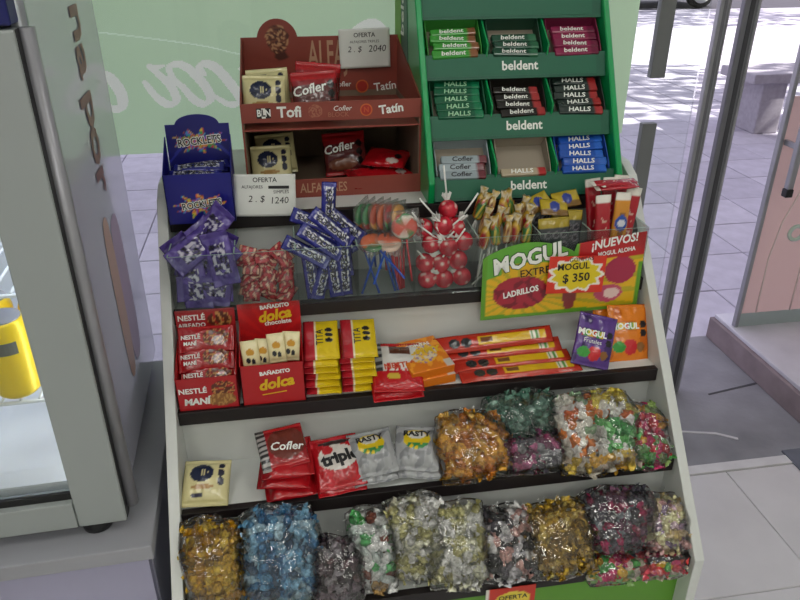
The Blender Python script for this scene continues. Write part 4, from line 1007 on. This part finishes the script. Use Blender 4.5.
# --- jelly candy bags at the right end
def mogbag(base, dark):
    def fn(s, t):
        if ell(s, t, .86, .50, .09, .07) or ell(s, t, .86, .65, .09, .07): return '1c1a1e'
        if ell(s, t, .25, .26, .16, .10): return '3a9a3a'
        if ell(s, t, .52, .26, .17, .14): return 'c8202a'
        if ell(s, t, .78, .26, .10, .09): return '8a5a2a'
        if .55 < t < .72 and .12 < s < .70: return ['e0a01c', 'c83a2a', '4aa04a', 'd8c23a'][int(s*12) % 4] if abs(t-.635) < .06 else dark
        return base if noise.noise(Vector((s*4, t*4, 2))) > -.3 else dark
    return fn
mb = [packet('jelly_bag', .074, .098, .018, mogbag('5a3a88', '3a2460'), [('MOGUL', .0155, M_WTXT, -.008, .013, dict(bold=.04)), ('Frutales', .011, M_WTXT, -.006, -.002, dict())], crimp=.06, seed=71),
      packet('jelly_bag', .080, .108, .018, mogbag('e07d14', 'c8640c'), [('MOGUL', .0155, M_WTXT, -.008, .013, dict(bold=.04))], crimp=.06, seed=72)]
for kk, px, py, dy, ti_, ro, lab in ((1, 613, 331, .088, 66, 2, 'orange jelly candy bag leaning at the right end, behind'), (1, 626, 342, .060, 62, -3, 'orange jelly candy bag leaning at the right end, in front'), (0, 594, 341, .040, 60, -17, 'purple jelly candy bag leaning on the orange bags')):
    p = ony(px, py, Y2+dy); put(mb[kk], pose((p.x, Y2+dy, max(p.z, Z2+.046)), ti_, 0, ro), lab, 'candy bag', 'jelly candy bags')

# ================================================================== TIER 3
Z3, Y3 = TOP[3], YS[3]
p = ony(205, 474, Y3+.045); put(cr_p, pose((p.x, Y3+.045, Z3+.022), 26, -3, -2), 'cream alfajor packet lying alone at the left end of the fourth shelf', 'alfajor', 'alfajores on the fourth shelf')
xc = ony(287, 480, Y3+.03).x
def choc3(s, t):
    if s < .18: return '2c2a2c' if int(t*16) % 2 else 'a8a4a2'
    if t > .92 or t < .12: return 'b0161e'
    return '6a2c22' if ell(s, t, .6, .55, .40, .38) else '9a1a20'
c3 = packet('alfajor_packet', .080, .078, .022, choc3, [('Cofler', .021, M_WTXT, .006, -.004, dict(rot=-10, bold=.02, shear=.2))], seed=81)
for i in range(4):
    o = put(c3 if i == 3 else re_p, pose((xc+(.004, -.002, .002, -.004)[i], Y3+.046+.004*i, Z3+.012+.0195*i), 8 if i < 3 else 24, (4, -6, 5, 4)[i], (2, 0, -3, 6)[i] + (90 if i < 3 else 0)), 'red chocolate alfajor packet in the stack of four, '+['bottom', 'second from bottom', 'second from top', 'topmost'][i], 'alfajor', 'alfajores on the fourth shelf')
def trip(s, t):
    if ell(s, t, .50, .56, .40, .25): return 'd8d2cc' if not ell(s, t, .32, .72, .12, .09) else 'b8202a'
    if ell(s, t, .5, .86, .35, .05): return '3a2a2a'
    return 'b0141e' if noise.noise(Vector((s*5, t*5, 0))) > -.25 else 'c8303a'
tp = packet('alfajor_packet', .084, .096, .028, trip, [('triple', .030, M_INK, .004, .004, dict(bold=.05, rot=6))], crimp=.07, seed=83, cr=.0025, wr=2)
xc = ony(338, 478, Y3+.03).x
for i in range(2): put(tp, pose((xc+.002*i, Y3+.046, Z3+.014+.022*i), 10+18*i, 8, 0), 'red and white triple alfajor packet on the fourth shelf, '+['lower', 'upper'][i]+' one', 'alfajor', 'alfajores on the fourth shelf')
def silv(s, t):
    if ell(s, t, .48, .66, .30, .24): 
        if ell(s, t, .48, .76, .2, .10): return 'd8d8d0'
        return 'd8bc1c' if t > .56 or noise.noise(Vector((s*12, t*10, 0))) > .1 else '3f8a4a'
    return 'a4a6a8' if noise.noise(Vector((s*6, t*5, 3))) > -.1 else '8a8c90'
sv = packet('alfajor_packet', .078, .084, .030, silv, [('RASTY', .016, M_INK, -.002, .024, dict(bold=.04))], seed=85, wr=2.2, cr=.003)
for c_, px in enumerate((373, 421)):
    xc = ony(px, 470, Y3+.03).x
    for i in range(2): put(sv, pose((xc+.003*i*(1-2*c_), Y3+.050+.003*i, Z3+.015+.027*i), 4+24*i, (4, -8)[c_], (3, -4)[c_]), 'silver foil alfajor packet with yellow emblem, %s of the %s pair' % (['lower', 'upper'][i], ['left', 'right'][c_]), 'alfajor', 'alfajores on the fourth shelf')

# ================================================================== BAGS OF WRAPPED CANDIES
def candy_me(kind, mat, seed):
    rn = random.Random(seed)
    if kind == 'twist':
        prof = [(.0075, -.0185), (.0055, -.0150), (.0018, -.0108), (.0062, -.0088), (.0086, -.0035), (.0086, .0035), (.0062, .0088), (.0018, .0108), (.0055, .0150), (.0075, .0185)]; n = 9
        me = lathe_me(prof, n)
        for v in me.vertices:
            e = abs(v.co.z) > .012
            v.co += Vector((rn.uniform(-1, 1), rn.uniform(-1, 1), rn.uniform(-1, 1)))*(.0028 if e else .0015)
            v.co.x *= 1.15; v.co.y *= (.45 if e else .9)
        me.transform(RY(90))
        me.polygons.foreach_set('use_smooth', [False]*len(me.polygons))
    else:                                              # small wrapped block with pinched ends
        bm = bmesh.new(); bmesh.ops.create_cube(bm, size=1); bmesh.ops.subdivide_edges(bm, edges=list(bm.edges), cuts=2, use_grid_fill=True)
        for v in bm.verts:
            e = abs(v.co.x) > .45
            v.co = Vector((v.co.x*.026, v.co.y*.017*(1.15 if e else 1), v.co.z*(.006 if e else .013)))
            v.co += Vector((rn.uniform(-1, 1), rn.uniform(-1, 1), rn.uniform(-1, 1)))*.0019
        me = from_bm(bm, 'block')
    me.materials.append(mat); return me
CM = {}; KEEP = 18
def cmesh(kind, col, metal):
    k = (kind, col, metal)
    if k not in CM:
        m = pm('candy_%s_%d' % (col, int(metal*10)), col, .18, metal=metal, bump=.8, bs=260, var=.45, vs_=150, coat=.5)
        CM[k] = [candy_me(kind, m, len(CM)*7+i) for i in range(2)]
    return CM[k]
def candy_bag(k, pxl, pxr, pyb, pyt, cols, lab, clab, grp, kind='twist', metal=.2, Th=.034, dtop=.085, size=.0165, seed=1, roll=0, zoff=0., dens=1., y0=None, csc=1.):
    rn = random.Random(seed); cx = (pxl+pxr)/2
    b = onz(cx, pyb, TOP[k]+.003)
    yb = max(b.y, YS[k]-.012) if y0 is None else YS[k]+y0
    zb = TOP[k]+.003 if b.y >= YS[k]-.012 and y0 is None else ony(cx, pyb, yb).z
    zb = zb+zoff
    tp_ = ony(cx, pyt, max(yb+.03, YS[k]+dtop)); dy, dz = tp_.y-yb, tp_.z-zb; L = math.hypot(dy, dz); tilt = math.degrees(math.atan2(dz, dy))
    ym = yb+dy*.5; W = ony(pxr, (pyb+pyt)/2, ym).x-ony(pxl, (pyb+pyt)/2, ym).x; xc = (ony(pxr, (pyb+pyt)/2, ym).x+ony(pxl, (pyb+pyt)/2, ym).x)/2
    base = T(xc, yb, zb) @ RX(tilt) @ T(0, L/2, 0) @ RZ(roll)
    bag = tag(root('candy_bag', base), lab, 'candy bag', 'clear bags of wrapped candies')
    me, hf = pillow('film', W*1.12, L*1.06, Th*1.45, None, nx=34, ny=34, crimp=.03, pl=3.4, seed=seed, wr=2.2, mat=M_FILM, back=.22, rnd_=.42, cr=.004)
    bag_f = link('film', me, bag)
    v, f = [], []
    for i in range(25):
        s = i/24; x = (s-.5)*W*.45; e = .004*math.sin(s*31+seed)
        v += [(x, L*.47, .006+e), (x*(1.02+.05*math.sin(s*17)), L*.50+.007+.003*math.sin(s*13+seed), .010-e)]
    for i in range(24): f.append((2*i, 2*i+2, 2*i+3, 2*i+1))
    link('gathered_end', mesh('gather', v, f, True), bag, M_FILM)
    n1, n2 = max(3, round(W/size*dens)), max(3, round(L/size*dens)); C_ = []
    mx, my = .009/W, .008/L
    for lay in range(2):
        for j in range(n2):
            for i in range(n1):
                s, t = (i+.5+rn.uniform(-.3, .3)+.5*(lay-.5)*.6)/n1, (j+.5+rn.uniform(-.3, .3))/n2
                s, t = mx+(1-2*mx)*s, my+(1-2*my)*t
                if ((2*s-1)**4+(2*t-1)**4) > 1.25: continue
                h = Th*((1-abs(2*s-1)**3)*(1-abs(2*t-1)**3))**.5
                z = h*(.56 if lay else .14)+rn.uniform(-.002, .002)
                col = cols(s, t, rn) if callable(cols) else rn.choice(cols)
                wx, wy = bag_warp((s-.5)*W*1.08, (t-.5)*L*1.02, W*1.08, L*1.02, .42, seed)
                M = T(wx, wy, z) @ RZ(rn.uniform(0, 180)) @ RY(rn.uniform(-22, 22)) @ RX(rn.uniform(0, 360)) @ Matrix.Scale(rn.uniform(.72, .95)*csc, 4)
                C_.append((lay*10-abs(2*s-1)-abs(2*t-1), M, rn.choice(cmesh(kind if not isinstance(kind, tuple) else rn.choice(kind), col, metal))))
    C_.sort(key=lambda c: -c[0])
    for _, M, me in C_[:KEEP]:                          # the ones in front, one by one
        tag(link('wrapped_candy', me, None, None, base @ M), clab, 'candy', grp)
    v, f, mi, ms_ = [], [], [], []                      # the rest of the filling, joined
    for _, M, me in C_[KEEP:]:
        k = len(v); v += [M @ q.co for q in me.vertices]; m = me.materials[0]
        if m not in ms_: ms_.append(m)
        f += [tuple(k+a for a in p.vertices) for p in me.polygons]; mi += [ms_.index(m)]*len(me.polygons)
    fm = mesh('filling', v, f); [fm.materials.append(m) for m in ms_]; fm.polygons.foreach_set('material_index', mi)
    o = tag(link('wrapped_candies', fm, None, None, base), 'remaining '+grp.split(',')[0]+' filling the '+lab, 'candies'); o['kind'] = 'stuff'
    o['label'] = ' '.join(o['label'].split()[:16]); cnt = len(C_)
    return cnt
N = 0
# fourth shelf (tier 3)
N += candy_bag(3, 505, 560, 474, 432, ['6a2a52', '9a2a62', '4f4a56', '8a8a90', 'b05a86'], 'clear bag of purple and grey candies under the green bag', 'purple or grey wrapped candy in the bag under the green bag', 'purple candies', seed=2, Th=.03, dtop=.05)
N += candy_bag(3, 486, 556, 448, 392, ['3f6a5a', '54806f', '2f5a4a', '6a9080'], 'clear bag of dull green candies resting on the purple bag', 'dull green wrapped candy in the bag on the fourth shelf', 'green candies', seed=3, Th=.034, y0=.05, dtop=.098, metal=.05)
N += candy_bag(3, 437, 505, 482, 412, ['d8901c', 'e8a83a', 'c47410', 'caa24a', 'e0a020'], 'clear bag of orange and gold candies on the fourth shelf', 'orange wrapped candy in the bag on the fourth shelf', 'orange candies', seed=4, Th=.038, metal=.35)
def multi(s, t, rn):
    if t < .25: return rn.choice(['d8b848', 'c8c0b0', 'e0a83a', 'b8a898'])
    if s > .52 and t < .62: return rn.choice(['58b058', '7ac87a', 'e8e4d8', '48a058'])
    if s > .5 and t > .72: return rn.choice(['e8c84a', 'f0d868', 'e8e0d0'])
    return rn.choice(['e8e0d0', 'e07a2a', 'd8642a', 'f0e8e0', 'e8e0d0', '8fb08a', 'c8702a'])
N += candy_bag(3, 555, 632, 476, 390, multi, 'big clear bag of white, orange, green and yellow candies', 'multicoloured wrapped candy in the big bag on the fourth shelf', 'multicoloured candies', seed=5, Th=.04, metal=.05, kind=('twist', 'block'))
N += candy_bag(3, 614, 662, 470, 404, ['c82a3a', '4f9a4a', 'c82a6a', '8aa85a', 'd8a02a', 'b01f4a', '6a9a5a'], 'clear bag of red, pink and green candies at the right end', 'red, pink or green candy in the bag at the right end', 'red and green candies', seed=6, Th=.034, metal=.15)
# lowest shelf (tier 4)
N += candy_bag(4, 184, 243, 612, 518, ['c9a01c', 'b8860f', 'd8b83a', '8f6c12', 'd0a828'], 'clear bag of yellow candies at the left end of the lowest shelf', 'yellow wrapped candy in the bag at the lowest shelf\'s left end', 'yellow candies', seed=11, metal=.4, Th=.036)
N += candy_bag(4, 243, 318, 606, 506, ['5f9ac0', '3f7aa8', 'a8c8d8', '2f5272', '7fb0cc'], 'clear bag of light blue candies on the lowest shelf', 'light blue wrapped candy in the bag on the lowest shelf', 'blue candies', seed=12, metal=.3, Th=.040)
N += candy_bag(4, 312, 362, 606, 534, ['3a2a36', '5a4650', '8a7a84', '2a1e28', '6a4a50', 'a09aa0'], 'clear bag of dark plum candies beside the blue bag', 'dark plum wrapped candy in the bag on the lowest shelf', 'dark plum candies', seed=13, metal=.4, Th=.028, dtop=.06)
def mixc(s, t, rn): return rn.choice(['dfe3df', 'e8ecea', '2fa043', '7a4030', 'cfdcd6', 'dfe3df', 'b08a4a' if t < .3 else '58b868'])
N += candy_bag(4, 347, 396, 592, 508, mixc, 'clear bag of white, green and brown candies on the lowest shelf', 'white, green or brown candy in the bag on the lowest shelf', 'white, green and brown candies', seed=14, metal=.15, Th=.034, kind=('block', 'twist'))
N += candy_bag(4, 425, 486, 588, 502, ['d8d8c0', 'c8c48a', 'e6e6dc', 'b0ab70'], 'clear bag of white and pale gold candies, right of the pair', 'pale gold and white candy in the right one of two bags', 'pale gold candies, right bag', seed=16, metal=.35, Th=.034)
N += candy_bag(4, 386, 440, 580, 494, ['d4d4bc', 'c8c48a', 'e6e6dc', 'a8a468', 'e0e0d8'], 'clear bag of white and pale gold candies, left of the pair', 'pale gold and white candy in the left one of two bags', 'pale gold candies, left bag', seed=15, metal=.35, Th=.040)
N += candy_bag(4, 480, 534, 584, 506, ['2a262c', 'e0dedf', 'd0a098', '4a464e', '1c1a1e', 'c8c6ca'], 'clear bag of black and white candies on the lowest shelf', 'black or white wrapped candy in the bag on the lowest shelf', 'black and white candies', seed=17, metal=.3, Th=.034)
N += candy_bag(4, 524, 590, 578, 500, ['b8952c', '8a6c1a', 'd8c06a', 'a08028', 'c8a840'], 'clear bag of gold foil candies on the lowest shelf', 'gold foil candy in the bag on the lowest shelf', 'gold candies', seed=18, metal=.7, Th=.036)
RG = ['d02a2a', '4aa84a', 'c82a6a', 'e8d0c0', 'e0b02a', '8ab06a', 'd84a5a']
N += candy_bag(4, 586, 644, 584, 550, RG, 'small clear bag of red and green candies under the magenta bag', 'red or green candy in the bag under the magenta bag', 'red and green candies, left bag', seed=21, metal=.1, Th=.026, dtop=.03)
N += candy_bag(4, 640, 682, 580, 548, RG, 'small clear bag of red and green candies under the cream bag', 'red or green candy in the bag under the cream bag', 'red and green candies, right bag', seed=22, metal=.1, Th=.026, dtop=.03)
N += candy_bag(4, 582, 650, 556, 487, ['a82058', '5a2a4a', '3a3440', '7a8088', '8a1a48', '4a4652'], 'clear bag of magenta and dark grey candies on the lowest shelf', 'magenta or dark grey candy in the bag on the lowest shelf', 'magenta and grey candies', seed=19, metal=.2, Th=.042)
N += candy_bag(4, 638, 682, 556, 493, ['e8d8a8', 'e0a8a8', 'd8b8c8', 'd0b878', '8a7090', 'e8c8a0'], 'clear bag of cream and pink candies at the lowest shelf\'s right end', 'cream or pink candy in the bag at the right end', 'cream and pink candies', seed=20, metal=.05, Th=.036)

# where look-alikes of a small pile can be told apart, say which one it is by its place
bpy.context.view_layer.update()
NTH = ['leftmost', 'second from left', 'third from left', 'fourth from left', 'fifth from left', 'sixth from left', 'seventh from left', 'eighth from left', 'ninth from left', 'tenth from left', 'eleventh from left', 'twelfth from left', 'thirteenth from left', 'fourteenth from left', 'fifteenth from left', 'rightmost']
byl = {}
for o in D.objects:
    if o.parent is None and 'label' in o and o['category'] != 'candy': byl.setdefault(o['label'], []).append(o)
for lab, L in byl.items():
    if 1 < len(L) <= 16 and len(lab.split()) <= 13:
        L.sort(key=lambda o: o.matrix_world.translation.x)
        for i, o in enumerate(L): o['label'] = lab+', '+(NTH[i] if i < len(L)-1 else 'rightmost')
print('candies', N)
